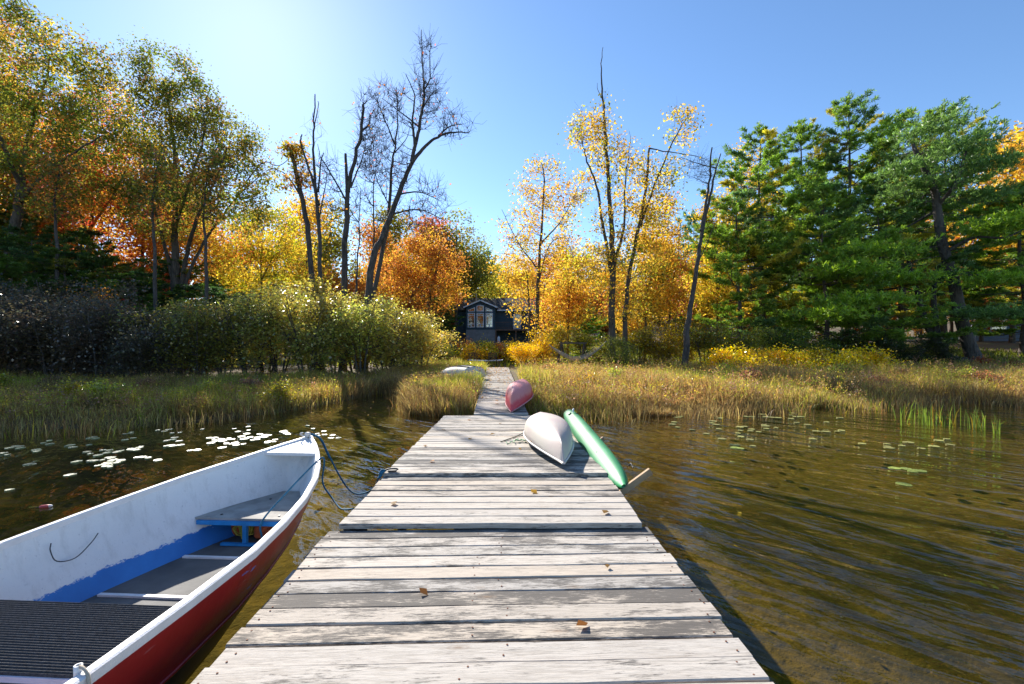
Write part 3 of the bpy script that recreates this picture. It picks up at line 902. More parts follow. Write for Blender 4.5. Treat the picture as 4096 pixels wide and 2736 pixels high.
def gen_tree(seed, stems, blobs, ncl, per, size, cols=None, cr=.45, twigs=4, twig_len=.5, bark='bark', leafmat='leaf', shell=.5, up=.5,
             branch_r=.016, leaf_var=.28, leaf_prob=1.0, min_from=0.0, aspect=.62, flat=.7, leaf_up=.35):
    """stems: [(points, r0, r1)], blobs: [(cx,cy,cz,rx,ry,rz,weight)]; returns (trunk mesh, crown mesh or None)"""
    rng = np.random.RandomState(seed)
    wd = Wood(); NP = []; NR = []
    for pts, r0, r1 in stems:
        P = smooth_path(pts, 5) if len(pts) > 2 else np.linspace(pts[0], pts[1], 8)
        L = np.linalg.norm(P[-1] - P[0]); k = len(P)
        P[1:-1] += rng.normal(size=(k - 2, 3)) * min(.02, L * .003)
        rad = r0 + (r1 - r0) * np.linspace(0, 1, k) ** .8
        flare = np.ones(k); flare[0] = 1.35
        wd.tube(P, rad * flare, 8)
        keep = P[:, 2] >= min_from
        NP.append(P[keep]); NR.append(rad[keep])
    NP = np.concatenate(NP); NR = np.concatenate(NR)
    wts = np.array([b[6] for b in blobs], float); wts /= wts.sum()
    ctr = []
    tries = 0
    while len(ctr) < ncl and tries < ncl * 12:
        tries += 1
        b = blobs[rng.choice(len(blobs), p=wts)]
        d = rng.normal(size=3); d /= np.linalg.norm(d)
        rr = rng.uniform(0, 1) ** (1 / 3) * (1 - shell) + shell * rng.uniform(.72, 1.05)
        p = np.array(b[:3]) + d * rr * np.array(b[3:6])
        if ctr and min(np.sum((np.array(ctr[-60:]) - p) ** 2, 1)) < (cr * .55) ** 2:
            continue
        ctr.append(p)
    ctr = np.array(ctr)
    d0 = np.array([np.min(np.linalg.norm(NP - c, axis=1)) for c in ctr])
    order = np.argsort(d0)
    LP = []; LC = []
    for ci in order:
        c = ctr[ci]
        dv = c - NP; dist = np.linalg.norm(dv, axis=1); hor = np.hypot(dv[:, 0], dv[:, 1])
        cost = dist + 1.3 * np.maximum(0, -dv[:, 2] + .25 * hor) + .8 * np.maximum(0, .02 - NR) / .02
        j = int(np.argmin(cost)); s = NP[j]; L = dist[j]
        if L > .05:
            dirn = dv[j] / L
            mid = s + dv[j] * .5 + np.array([0, 0, -.10 * L]) + rng.normal(size=3) * L * .07
            t = np.linspace(0, 1, 6)[:, None]
            P = (1 - t) ** 2 * s + 2 * t * (1 - t) * mid + t * t * c
            P[1:-1] += rng.normal(size=(4, 3)) * L * .015
            r0 = min(NR[j] * .72, branch_r * (.6 + .55 * L)); r1 = max(.005, min(r0 * .5, branch_r * .5))
            rad = np.linspace(r0, r1, 6)
            wd.tube(P, rad, 5 if r0 > .03 else 4)
            NP = np.concatenate([NP, P[1:]]); NR = np.concatenate([NR, rad[1:]])
        for _ in range(twigs):
            dd = rng.normal(size=3); dd[2] += up; dd /= np.linalg.norm(dd)
            l = twig_len * rng.uniform(.5, 1.3)
            e = c + dd * l
            m_ = c + dd * l * .5 + rng.normal(size=3) * l * .1
            wd.tube(np.array([c, m_, e]), np.array([branch_r * .42, branch_r * .3, branch_r * .18]), 3)
        if per and rng.rand() < leaf_prob:
            n = max(1, int(per * rng.uniform(.45, 1.5)))
            LP.append(c + rng.normal(size=(n, 3)) * cr * rng.uniform(.7, 1.2) * np.array([1, 1, flat]))
            if cols is None:
                base = np.ones(3) * rng.uniform(.8, 1.2) * np.array([1 + rng.uniform(-.06, .06), 1 + rng.uniform(-.16, .10), 1])
            else:
                base = pick_cols(rng, cols, 1)[0] * rng.uniform(.8, 1.2)
            cc = base * rng.uniform(1 - leaf_var, 1 + leaf_var, (n, 1)) * (1 + rng.uniform(-.10, .10, (n, 3)))
            LC.append(cc)
    trunk = wd.mesh('trunk', M[bark])
    crown = None
    if LP:
        LP = np.concatenate(LP); LC = np.concatenate(LC)
        V, F = leaf_quads(rng, LP, size, aspect, leaf_up)
        crown = fast_mesh('crown', V, F, 4, [M[leafmat]], tint=np.repeat(np.clip(LC, 0, 1.6), 4, 0))
    return trunk, crown

def put_tree(name, label, meshes, loc, cat='tree', group=None, rot=0, scale=1.0, color=None, sz=None, parts=('trunk', 'crown'), tilt=(0, 0)):
    sc = (scale, scale, sz or scale)
    root = thing(name, label, cat, loc, (tilt[0], tilt[1], rot), group, sc)
    for nm, me in zip(parts, meshes):
        if me is None:
            continue
        o = link(nm, me, root)
        if color is not None and nm in ('crown', 'foliage'):
            o.color = (*color, 1)
    return root

YEL = (.70, .50, .06); GOLD = (.60, .36, .05); ORG = (.55, .23, .05); RED = (.52, .09, .045); RUST = (.42, .18, .05)
OLV = (.25, .24, .03); OAK = (.18, .19, .03); GRN = (.15, .22, .03); LIM = (.44, .45, .03); BRN = (.28, .17, .06); PINK = (.48, .16, .12)
def mixc(*a):
    return [(*c, w) for c, w in a]

def tree_px(name, label, Z, base, stems, blobs, dense, seed, size, cols, depth=.75, **kw):
    """a tree whose stems and crown lobes are given as pixels of the 2347 px view at depth Z (stem entries may add a depth offset)"""
    b = V2(base[0], base[1], Z); bx, by = b[0], Z
    bz = float(ground_z(bx, by))
    org = np.array([bx, by, bz])
    S = []
    first = True
    for pts, r0, r1 in stems:
        P = []
        for q in pts:
            P.append(V2(q[0], q[1], Z + (q[2] if len(q) > 2 else 0)) - org)
        if first or (len(pts[0]) > 3):
            P[0] = np.array([P[0][0], P[0][1], -.15]); 
        first = False
        S.append((np.array(P), r0, r1))
    Bl = []
    for q in blobs:
        cx, cy_, rx, ry = q[:4]; w = q[4] if len(q) > 4 else rx * ry; dz_ = q[5] if len(q) > 5 else 0
        c = V2(cx, cy_, Z + dz_) - org
        rxm = rx * 1.7452 / FPX * Z; rym = ry * 1.7452 / FPX * Z
        Bl.append((c[0], c[1], c[2], rxm, rxm * depth, rym, w))
    ncl, per = dense
    ms = gen_tree(seed, S, Bl, ncl, per, size, cols, **kw)
    return put_tree(name, label, ms, org)

# ------------------------------------------------------------------ big trees on the left bank
oakcols = mixc((OAK, 4), (OLV, 3), (GRN, 3), (YEL, .7), (GOLD, 1.0), (BRN, .8))
tree_px('oak_tree', 'tall leaning green and gold oak at the far end of the bank', 27, (5, 700),
        [([(2, 700), (22, 600), (38, 500), (48, 430)], .33, .2), ([(48, 430), (60, 330, 1), (95, 220, 1), (120, 120, 1)], .15, .04), ([(48, 430), (10, 340, -1), (-30, 220, -1), (-20, 90, -1)], .14, .04),
         ([(40, 470), (100, 400, -1), (170, 350, -2), (235, 310, -2)], .10, .03)],
        [(30, 130, 110, 130), (150, 180, 100, 110), (60, 300, 150, 110), (-60, 250, 120, 180), (210, 300, 80, 90), (100, 420, 150, 70), (-10, 60, 90, 70), (215, 150, 50, 60)],
        (600, 58), 21, .16, oakcols, cr=.42, twigs=4)
tree_px('oak_tree', 'many-stemmed olive oak with a broad sloping crown behind the dark shrubs', 30, (405, 700),
        [([(405, 700), (402, 600), (400, 520), (405, 420), (395, 300), (380, 200)], .30, .05), ([(398, 700), (392, 620), (360, 500, 1), (335, 400, 1), (330, 300, 1)], .17, .04),
         ([(410, 690), (425, 600), (450, 500, -1), (490, 420, -1), (520, 340, -1)], .19, .04), ([(415, 690), (440, 610), (490, 520, 1), (545, 450, 1), (600, 400, 1)], .13, .03),
         ([(402, 530), (440, 400, -1), (470, 300, -1), (460, 240, -1)], .10, .03), ([(540, 450, 1), (600, 375, 0), (640, 380, 0), (680, 345, 0)], .05, .015)],
        [(375, 170, 70, 60), (440, 240, 80, 60), (350, 270, 80, 80), (500, 320, 90, 70), (420, 350, 120, 80), (330, 390, 70, 90), (560, 380, 60, 60), (480, 440, 120, 70), (590, 450, 40, 90), (380, 480, 100, 70), (668, 355, 25, 22, 300), (330, 140, 30, 30)],
        (640, 56), 22, .16, mixc((OAK, 4), (OLV, 3.5), (BRN, 1.5), (GOLD, .8), (GRN, 2)), cr=.42, twigs=4)
tree_px('maple_tree', 'bright orange red maple glowing between the two oaks', 34, (200, 700),
        [([(205, 700), (205, 600), (210, 500), (215, 380), (225, 250)], .2, .04), ([(208, 560), (170, 450, 1), (140, 360, 1)], .1, .03), ([(210, 520), (270, 430, -1), (300, 360, -1)], .1, .03)],
        [(210, 330, 90, 90), (140, 400, 90, 90), (280, 400, 90, 90), (200, 480, 140, 80), (300, 520, 80, 70), (100, 500, 80, 70), (235, 230, 60, 50)],
        (440, 46), 23, .19, mixc((ORG, 3), (RED, 2), (GOLD, 2), (YEL, .6), (PINK, .5)), cr=.48, twigs=3)
tree_px('maple_tree', 'orange maple at the picture edge behind the leaning oak', 35, (40, 700),
        [([(40, 700), (42, 560), (40, 420), (30, 300)], .2, .05)],
        [(30, 380, 90, 80), (0, 470, 110, 80), (70, 520, 80, 70), (-40, 100, 100, 120), (0, 250, 90, 90)],
        (240, 62), 24, .2, mixc((ORG, 3), (GOLD, 2), (RED, 1), (YEL, 1)), cr=.65, twigs=3)
tree_px('maple_tree', 'slender orange and yellow maple just behind the olive oak', 36, (330, 700),
        [([(330, 700), (325, 600), (330, 480), (320, 350)], .14, .03)],
        [(320, 380, 70, 90), (370, 500, 90, 90), (460, 560, 80, 70), (290, 590, 70, 60), (540, 560, 70, 70)],
        (240, 60), 25, .19, mixc((GOLD, 3), (ORG, 3), (YEL, 2), (RED, .7), (OLV, 1)), cr=.6, twigs=3)
tree_px('young_tree', 'young yellow-green tree lit through beside the bare trunks', 37, (600, 720),
        [([(600, 720), (598, 620), (602, 520)], .1, .02), ([(600, 640), (640, 560), (660, 500)], .06, .02)],
        [(620, 540, 60, 70), (560, 600, 70, 60), (660, 600, 50, 60), (600, 660, 80, 40)],
        (190, 60), 26, .17, mixc((LIM, 3), (YEL, 3), (GOLD, 1.5), (OLV, 1)), cr=.5, twigs=3)
# ------------------------------------------------------------------ bare broken trunks in the middle
BARE = dict(bark='bark_grey', branch_r=.02, twigs=7, twig_len=.75, up=.9, shell=.35)
tree_px('broken_tree', 'broken trunk with a leafy tuft on its snapped top', 23, (722, 700),
        [([(722, 700), (712, 590), (697, 480), (680, 400), (667, 345)], .15, .09), ([(690, 450), (655, 400), (620, 385)], .05, .012)],
        [(675, 345, 22, 18, 600), (650, 410, 28, 30, 300), (690, 400, 20, 30, 300)], (44, 26), 31, .16, mixc((OLV, 2), (GOLD, 2), (ORG, 1), (BRN, 1)), cr=.28, bark='bark_grey', twigs=3, branch_r=.012)
tree_px('dead_tree', 'slim dead trunk with a forked bare tip next to the broken tree', 22.6, (738, 700),
        [([(738, 700), (732, 560), (726, 460), (719, 360), (720, 290), (722, 216)], .12, .025), ([(730, 470), (712, 400), (690, 330), (692, 308)], .07, .03),
         ([(729, 440), (736, 370), (742, 350)], .05, .02), ([(720, 290), (730, 240), (728, 232)], .03, .01), ([(720, 300), (716, 258)], .02, .008), ([(731, 500), (745, 430), (750, 395)], .04, .01)],
        [(722, 300, 16, 60, 200), (745, 430, 20, 70, 300), (700, 400, 20, 60, 200)], (46, 1), 32, .13, mixc((ORG, 1), (PINK, 1)), cr=.3, leaf_prob=.4, bark='bark_grey', branch_r=.012, twigs=3, twig_len=.8, up=.5)
tree_px('dead_tree', 'forked grey trunk snapped off at two heights between the leaning trunks', 22.8, (786, 700),
        [([(786, 700), (790, 590), (796, 500), (797, 440), (812, 370), (828, 300), (832, 240)], .17, .06), ([(797, 440), (794, 400), (792, 352)], .10, .06), ([(829, 300), (845, 285), (850, 262)], .06, .02),
         ([(800, 470), (760, 400), (735, 360), (728, 330)], .05, .01), ([(803, 430), (828, 370), (838, 330)], .05, .012)],
        [(845, 260, 26, 50, 400), (740, 440, 70, 80, 600), (800, 380, 60, 60, 300), (860, 320, 30, 40, 300)], (100, 2), 33, .12, mixc((ORG, 2), (PINK, 2), (GOLD, 1)), cr=.35, leaf_prob=.5, **BARE)
tree_px('dead_tree', 'tallest bare tree leaning over with long twiggy limbs', 22, (832, 700),
        [([(832, 700), (850, 620), (878, 540), (912, 450), (938, 385), (955, 320), (966, 260), (972, 200), (968, 140), (966, 68)], .19, .015),
         ([(943, 372), (975, 335), (1010, 310), (1045, 303), (1075, 305)], .10, .02), ([(1005, 312), (1030, 290), (1060, 285)], .05, .012), ([(953, 330), (945, 280), (950, 220), (930, 170)], .07, .015),
         ([(970, 210), (985, 180), (985, 130), (988, 80)], .04, .012), ([(968, 250), (990, 215), (1010, 200)], .035, .01), ([(950, 345), (948, 300), (940, 280)], .06, .03),
         ([(915, 445), (960, 440), (1010, 460)], .05, .012), ([(900, 490), (960, 480), (1020, 505)], .05, .012), ([(960, 290), (915, 255), (875, 225)], .045, .012)],
        [(975, 170, 30, 90, 900), (1045, 290, 45, 35, 700), (940, 260, 50, 50, 500), (975, 480, 60, 70, 900), (900, 380, 60, 70, 500), (985, 230, 30, 40, 400)],
        (170, 3), 34, .12, mixc((ORG, 2), (PINK, 3), (GOLD, 1)), cr=.4, leaf_prob=.42, **BARE)
tree_px('dead_tree', 'thin bare stem rising close beside the tallest leaning tree', 23.4, (815, 700),
        [([(815, 700), (880, 560), (890, 500), (897, 400), (903, 350), (912, 270), (908, 200)], .13, .015), ([(905, 330), (880, 270), (860, 220)], .045, .01), ([(905, 350), (930, 320), (940, 290)], .03, .01), ([(892, 470), (860, 400), (850, 330)], .03, .008), ([(815, 690), (822, 560), (826, 430)], .06, .012), ([(850, 690), (856, 560), (858, 420), (870, 330)], .06, .01)],
        [(885, 240, 40, 60, 700), (850, 370, 40, 80, 800), (905, 420, 40, 90, 500), (840, 500, 50, 60, 600)], (130, 2), 35, .12, mixc((ORG, 2), (PINK, 2)), cr=.4, leaf_prob=.4, **BARE)
# ------------------------------------------------------------------ trees round the cottage and right of the boardwalk
tree_px('maple_tree', 'full orange maple overhanging the cottage', 38, (985, 740),
        [([(975, 740), (985, 680), (1000, 620), (1010, 560)], .2, .05), ([(930, 740), (945, 680), (975, 640), (1000, 600)], .16, .05)],
        [(960, 600, 70, 50), (1010, 615, 50, 50), (900, 640, 60, 50), (980, 685, 70, 40), (1032, 665, 28, 45), (920, 690, 60, 30), (985, 560, 50, 30)],
        (260, 66), 41, .18, mixc((ORG, 4), (GOLD, 3), (RUST, 1.5), (YEL, 1.2)), cr=.5, twigs=4)
tree_px('maple_tree', 'airy yellow maple in front of the cottage roof', 29, (1232, 790),
        [([(1228, 790), (1232, 690), (1236, 600), (1243, 500), (1247, 400), (1240, 372)], .16, .02), ([(1236, 620), (1190, 560), (1150, 480)], .06, .012), ([(1238, 560), (1290, 500), (1330, 420)], .06, .012), ([(1236, 640), (1260, 560), (1300, 540)], .05, .012), ([(1212, 800, 0, 1), (1212, 690), (1206, 620)], .09, .02)],
        [(1240, 420, 50, 60), (1290, 470, 50, 50), (1190, 520, 50, 50), (1250, 540, 70, 50), (1165, 610, 40, 40), (1230, 640, 80, 50), (1290, 610, 50, 50), (1220, 710, 60, 40), (1330, 430, 25, 40)],
        (290, 30), 42, .145, mixc((YEL, 5), (GOLD, 3), (ORG, .8), (LIM, .6)), cr=.36, twigs=4, bark='bark', branch_r=.013)
tree_px('maple_tree', 'tall many-stemmed yellow tree with a bare stem poking from its top', 23, (1404, 815),
        [([(1404, 815), (1403, 720), (1405, 620), (1402, 520), (1395, 420), (1388, 320), (1382, 230), (1378, 170), (1382, 108)], .21, .012), ([(1405, 640), (1385, 540), (1370, 440), (1345, 370), (1335, 330)], .11, .02),
         ([(1432, 815, 0, 1), (1434, 720), (1440, 640), (1460, 540), (1480, 430), (1488, 340)], .15, .05), ([(1465, 520), (1510, 400), (1550, 310), (1575, 270)], .07, .012), ([(1406, 610), (1430, 520), (1432, 430), (1440, 360)], .09, .02), ([(1488, 340), (1530, 348), (1580, 355), (1620, 366)], .035, .012), ([(1400, 560), (1398, 440), (1390, 360)], .07, .02), ([(1440, 350), (1445, 320), (1442, 300)], .02, .006), ([(1382, 232), (1370, 205), (1369, 190)], .02, .008)],
        [(1350, 310, 40, 50), (1380, 270, 22, 45), (1560, 290, 35, 50), (1430, 400, 60, 60), (1400, 350, 50, 40), (1500, 400, 60, 50), (1420, 500, 70, 50), (1500, 480, 50, 50), (1370, 610, 70, 60), (1460, 600, 70, 60), (1330, 600, 40, 50), (1420, 700, 70, 40), (1340, 290, 30, 40)],
        (360, 30), 43, .13, mixc((YEL, 5), (GOLD, 2.5), (LIM, 1.5), (OLV, .7)), cr=.31, twigs=4, branch_r=.013)
tree_px('dead_tree', 'leaning dead snag with two jagged tips near the green pines', 21, (1570, 815),
        [([(1570, 815), (1574, 760), (1585, 690), (1600, 590), (1612, 500), (1625, 420), (1632, 338)], .17, .03), ([(1608, 530), (1628, 450), (1640, 390), (1652, 352)], .08, .02), ([(1640, 385), (1600, 375), (1560, 360)], .03, .008), ([(1600, 600), (1620, 560), (1640, 500)], .03, .008)],
        [(1620, 400, 30, 40, 400), (1590, 390, 40, 25, 300)], (40, 0), 44, .1, None, cr=.3, bark='bark_grey', twigs=5, twig_len=.7, branch_r=.012)
for i, (bx, top, w, cols, lab) in enumerate([
        (1478, 470, 50, mixc((YEL, 3), (GOLD, 2), (OLV, 1)), 'slender yellow tree standing just past the many-stemmed one'),
        (1530, 450, 45, mixc((GOLD, 3), (YEL, 2), (PINK, 1)), 'thin golden tree between the snag and the tall yellow tree'),
        (1640, 440, 55, mixc((YEL, 3), (LIM, 2), (GOLD, 2)), 'yellow tree rising directly behind the leaning snag'),
        (1300, 520, 45, mixc((YEL, 3), (GOLD, 3), (ORG, 1)), 'sparse yellow tree standing behind the hammock'),
        (1700, 330, 45, mixc((YEL, 4), (GOLD, 3)), 'tall bright yellow tree against the first green pine')]):
    Z = 27 + i * 1.3
    tree_px('slender_tree', lab, Z, (bx, 800), [([(bx, 800), (bx + 4, 680), (bx - 3, 580), (bx + 6, top + 20)], .10, .015), ([(bx, 690), (bx + 22, 600), (bx + 30, top + 60)], .05, .012)],
            [(bx, top + 50, w * .7, 50), (bx + 15, top + 130, w, 60), (bx - 20, top + 200, w, 60), (bx + 10, (top + 740) / 2 + 60, w, 70), (bx, 690, w, 40)], (190, 42), 50 + i, .15, cols, cr=.40, twigs=4, branch_r=.012)

# ------------------------------------------------------------------ prototypes that are copied
def proto(seed, H, R_, base, ncl, per, size, nst=1, **kw):
    rng = np.random.RandomState(seed)
    stems = [(np.array([(0, 0, -.2), (rng.uniform(-.2, .2), rng.uniform(-.2, .2), H * .35), (rng.uniform(-.3, .3), rng.uniform(-.3, .3), H * .65), (0, 0, H * .92)]), H * .014, .03)]
    blobs = []
    for k in range(9):
        t = rng.uniform(0, 1); zc_ = base + (H - base) * (.12 + .8 * t); a = rng.uniform(0, 6.28)
        rr = R_ * (.55 * math.sin(math.pi * min(.95, .18 + .75 * t)))
        blobs.append((rr * math.cos(a), rr * math.sin(a), zc_, R_ * rng.uniform(.35, .6), R_ * rng.uniform(.35, .6), (H - base) * rng.uniform(.12, .2), 1))
    return gen_tree(seed, stems, blobs, ncl, per, size, None, **kw)
FAR = [proto(61, 17, 5.2, 4, 170, 46, .34, cr=.8, twigs=2), proto(62, 15, 4.6, 2.5, 160, 46, .34, cr=.8, twigs=2),
       proto(63, 19, 4.6, 5, 170, 46, .34, cr=.8, twigs=2), proto(64, 12, 4.4, 1.5, 150, 46, .32, cr=.75, twigs=2)]

def needle_mesh(rng, TT, TD, TC, nn=8, lo=.15, hi=.26, wn_=.018):
    n = len(TT)
    D = TD[:, None] * .8 + rng.normal(size=(n, nn, 3)) * .5; D /= np.linalg.norm(D, axis=2)[..., None]
    Ln = rng.uniform(lo, hi, (n, nn, 1))
    X = np.cross(D, rng.normal(size=(n, nn, 3))); X /= np.linalg.norm(X, axis=2)[..., None] + 1e-9
    b = TT[:, None] + 0 * D
    V = np.stack([b - X * wn_ * .6, b + X * wn_ * .6, b + D * Ln + X * wn_, b + D * Ln - X * wn_], 2).reshape(-1, 3)
    T = np.repeat(TC, nn * 4, 0) * np.repeat(rng.uniform(.75, 1.25, (n * nn, 1)), 4, 0)
    return fast_mesh('crown', V, np.arange(len(V)).reshape(-1, 4), 4, [M['needle']], tint=T)

PGR = np.array([.18, .28, .045]); PYE = np.array([.38, .34, .05]); PBL = np.array([.12, .21, .065])
def pine(seed, H, Rm, base, dens=1.0, yellow=.2, gap=.12):
    rng = np.random.RandomState(seed); wd = Wood()
    tr = np.array([(0, 0, -.2), (.15, .08, H * .3), (-.12, .12, H * .6), (0, 0, H)])
    TP = smooth_path(tr, 8); wd.tube(TP, np.linspace(H * .015, .02, len(TP)), 8)
    TT = []; TD = []; TC = []
    z = base
    # dead twigs under the crown
    for k in range(26):
        zz = rng.uniform(.8, base + 4); a = rng.uniform(0, 6.28); L = rng.uniform(.6, 2.0)
        p = np.array([0, 0, zz]); e = p + np.array([math.cos(a) * L, math.sin(a) * L, rng.uniform(-.3, .3)])
        wd.tube(np.array([p, (p + e) / 2 + rng.normal(size=3) * .08, e]), np.array([.02, .013, .005]), 4)
    while z < H - .15:
        t = (z - base) / (H - base)
        prof = Rm * (.5 + .5 * math.sin(min(1, t * 1.5 + .25) * math.pi * .62)) * (1 - t ** 2.4) + .35
        org = np.array([np.interp(z, TP[:, 2], TP[:, 0]), np.interp(z, TP[:, 2], TP[:, 1]), z])
        nb = rng.randint(4, 6); a0 = rng.uniform(0, 6.28)
        for k in range(nb):
            if rng.rand() < gap:
                continue
            a = a0 + k * 2 * math.pi / nb + rng.uniform(-.35, .35)
            L = prof * rng.uniform(.5, 1.25)
            dirh = np.array([math.cos(a), math.sin(a), 0]); perp = np.array([-dirh[1], dirh[0], 0])
            rise = -.05 + .62 * t ** 1.3 + rng.uniform(-.1, .1)
            s = np.linspace(0, 1, 7)
            P = org + dirh * (L * s)[:, None] + np.array([0, 0, 1.0]) * (L * (rise * s - .10 * np.sin(s * np.pi) + .16 * s ** 3))[:, None]
            P[1:] += rng.normal(size=(6, 3)) * .025 * L
            wd.tube(P, np.linspace(.012 + .010 * L, .006, 7), 4)
            base_c = PYE if rng.rand() < yellow else (PBL if rng.rand() < .25 else PGR)
            base_c = base_c * rng.uniform(.75, 1.3)
            # side shoots, each a flat plume
            nsh = int(3 + L * 4.2 * dens)
            for q in range(nsh):
                u = rng.uniform(.25, 1.0) ** .8
                p = np.array([np.interp(u, s, P[:, j]) for j in range(3)])
                sg = rng.choice([-1, 1]); ln = L * (.12 + .30 * (1 - u)) * rng.uniform(.5, 1.2) + .15
                dv = dirh * .75 + perp * sg * .75 + np.array([0, 0, rng.uniform(.0, .25) + .25 * t]); dv /= np.linalg.norm(dv)
                e = p + dv * ln
                wd.tube(np.array([p, e]), np.array([.009, .004]), 3)
                m = int(2 + ln / .13 * dens)
                for w_ in range(m):
                    f = rng.uniform(.2, 1.05)
                    TT.append(p + (e - p) * f + rng.normal(size=3) * np.array([.07, .07, .035])); TD.append(dv * .7 + np.array([0, 0, .5]))
                    TC.append(base_c * rng.uniform(.75, 1.3) * (.85 + .3 * f))
        z += rng.uniform(.65, 1.1) * (1 - .4 * t)
    for q in range(40):
        TT.append(np.array([0, 0, H - rng.uniform(-.3, 1.2)]) + rng.normal(size=3) * .10); TD.append(np.array([0, 0, 1.0])); TC.append(PGR)
    TT = np.array(TT); TD = np.array(TD); TC = np.array(TC); TD /= np.linalg.norm(TD, axis=1)[:, None]
    return wd.mesh('trunk', M['bark_pine']), needle_mesh(rng, TT, TD, TC)
PINE = [pine(71, 17, 4.3, 2.6, 1.25, .12, .14), pine(72, 17, 3.7, 3.2, 1.25, .25, .14), pine(73, 12, 3.7, .8, 1.2, .08, .15)]
PINE_H = [17, 17, 12]

def put_far(k, px, Z, label, color, scale=1.0, group=None, sz=None, kind=FAR, nm='forest_tree', dz_=0):
    x = (px * 1.7452 - 2048) / FPX * Z
    rr = random.Random(int(px * 7 + Z))
    return put_tree(nm, label, kind[k], (x, Z, float(ground_z(x, Z)) - .1 + dz_), group=group, rot=rr.uniform(0, 6.28), scale=scale, color=color, sz=sz)

# pines of the right bank
P_ = [(1, 1745, 30, 'broad green pine, first of the pine row next to the yellow trees', 1.0, 292),
      (0, 1835, 34, 'dark pine rising between the two tallest pines of the row', 1.05, 285),
      (1, 1945, 32, 'tallest green pine with yellowing inner branches', 1.1, 228),
      (0, 2060, 32, 'wide flat-topped pine behind the gnarled trunk', 1.1, 262),
      (1, 2165, 33, 'bluish pine behind the gnarled trunk near the picture edge', 1.1, 245),
      (0, 2345, 29, 'pine at the picture edge with low sweeping boughs', 1.05, 420),
      (2, 1890, 27, 'smaller bright green pine in front of the tallest pine', .95, 420),
      (2, 1690, 28, 'small pine whose boughs hang just past the snag', .9, 440),
      (2, 2010, 27.5, 'low pine with long light green boughs over the marsh', 1.0, 460),
      (1, 2450, 33, 'tall pine standing outermost beyond the picture edge pine', 1.0, 330)]
for k, px_, Z, lab, s, top in P_:
    x = (px_ * 1.7452 - 2048) / FPX * Z
    Ht = CAMZ + (1368 - top * 1.7452) / FPX * Z - float(ground_z(x, Z))
    put_far(k, px_, Z, lab, None, s, None, Ht / PINE_H[k], PINE, 'pine_tree')
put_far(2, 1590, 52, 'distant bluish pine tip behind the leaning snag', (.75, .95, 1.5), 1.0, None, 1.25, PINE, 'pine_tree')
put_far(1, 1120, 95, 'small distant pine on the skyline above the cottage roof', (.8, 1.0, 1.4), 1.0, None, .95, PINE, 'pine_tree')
# gnarled pine with bare limbs
Zg = 25.5
gb = V2(2238, 850, Zg); gz = float(ground_z(gb[0], Zg)); org = np.array([gb[0], Zg, gz])
gst = np.array([V2(x, y, Zg) - org for x, y in [(2240, 850), (2205, 740), (2185, 640), (2160, 560), (2148, 480), (2142, 440), (2118, 385), (2098, 345), (2092, 330)]]); gst[0, 2] = -.2
rngp = np.random.RandomState(5)
def gnarled():
    wd = Wood(); P = smooth_path(gst, 5)
    wd.tube(P, np.concatenate([[.50, .38, .33], np.linspace(.30, .08, len(P) - 3)]), 10)
    limb = lambda pts, r0, r1: wd.tube(smooth_path([V2(x, y, Zg + d) - org for x, y, d in pts], 5), np.linspace(r0, r1, (len(pts) - 1) * 5 + 1), 6)
    limb([(2225, 830, 0), (2170, 815, .5), (2125, 745, 1), (2100, 660, 1), (2080, 590, 1), (2075, 540, 1)], .26, .05)
    limb([(2150, 790, .6), (2140, 680, 1.2), (2150, 600, 1.5)], .2, .06)
    limb([(2150, 470, 0), (2190, 420, -1), (2215, 345, -1)], .12, .05)
    limb([(2165, 580, 0), (2230, 545, -1), (2300, 545, -2), (2347, 525, -2)], .1, .03)
    limb([(2180, 640, 0), (2240, 630, -1), (2290, 660, -2)], .08, .015)
    limb([(2148, 480, 0), (2080, 520, 1), (2000, 560, 1)], .07, .015)
    for k in range(75):
        t = rngp.uniform(.15, .95); b = np.array([np.interp(t, np.linspace(0, 1, len(P)), P[:, j]) for j in range(3)])
        a = rngp.uniform(0, 6.28); L = rngp.uniform(.8, 2.8)
        d = np.array([math.cos(a), math.sin(a) * .6, rngp.uniform(-.25, .2)])
        m_ = b + d * L * .5 + rngp.normal(size=3) * .12; e = b + d * L + np.array([0, 0, rngp.uniform(-.5, .1)])
        wd.tube(np.array([b, m_, e]), np.array([.022, .015, .006]), 4)
        for q in range(3):
            e2 = m_ + (e - m_) * rngp.uniform(0, 1) + rngp.normal(size=3) * .35
            wd.tube(np.array([m_, e2]), np.array([.009, .004]), 3)
    return wd.mesh('trunk', M['bark_grey'])
root = put_tree('gnarled_pine', 'gnarled pine with a thick bent trunk and bare dead limbs', (gnarled(), None), org)
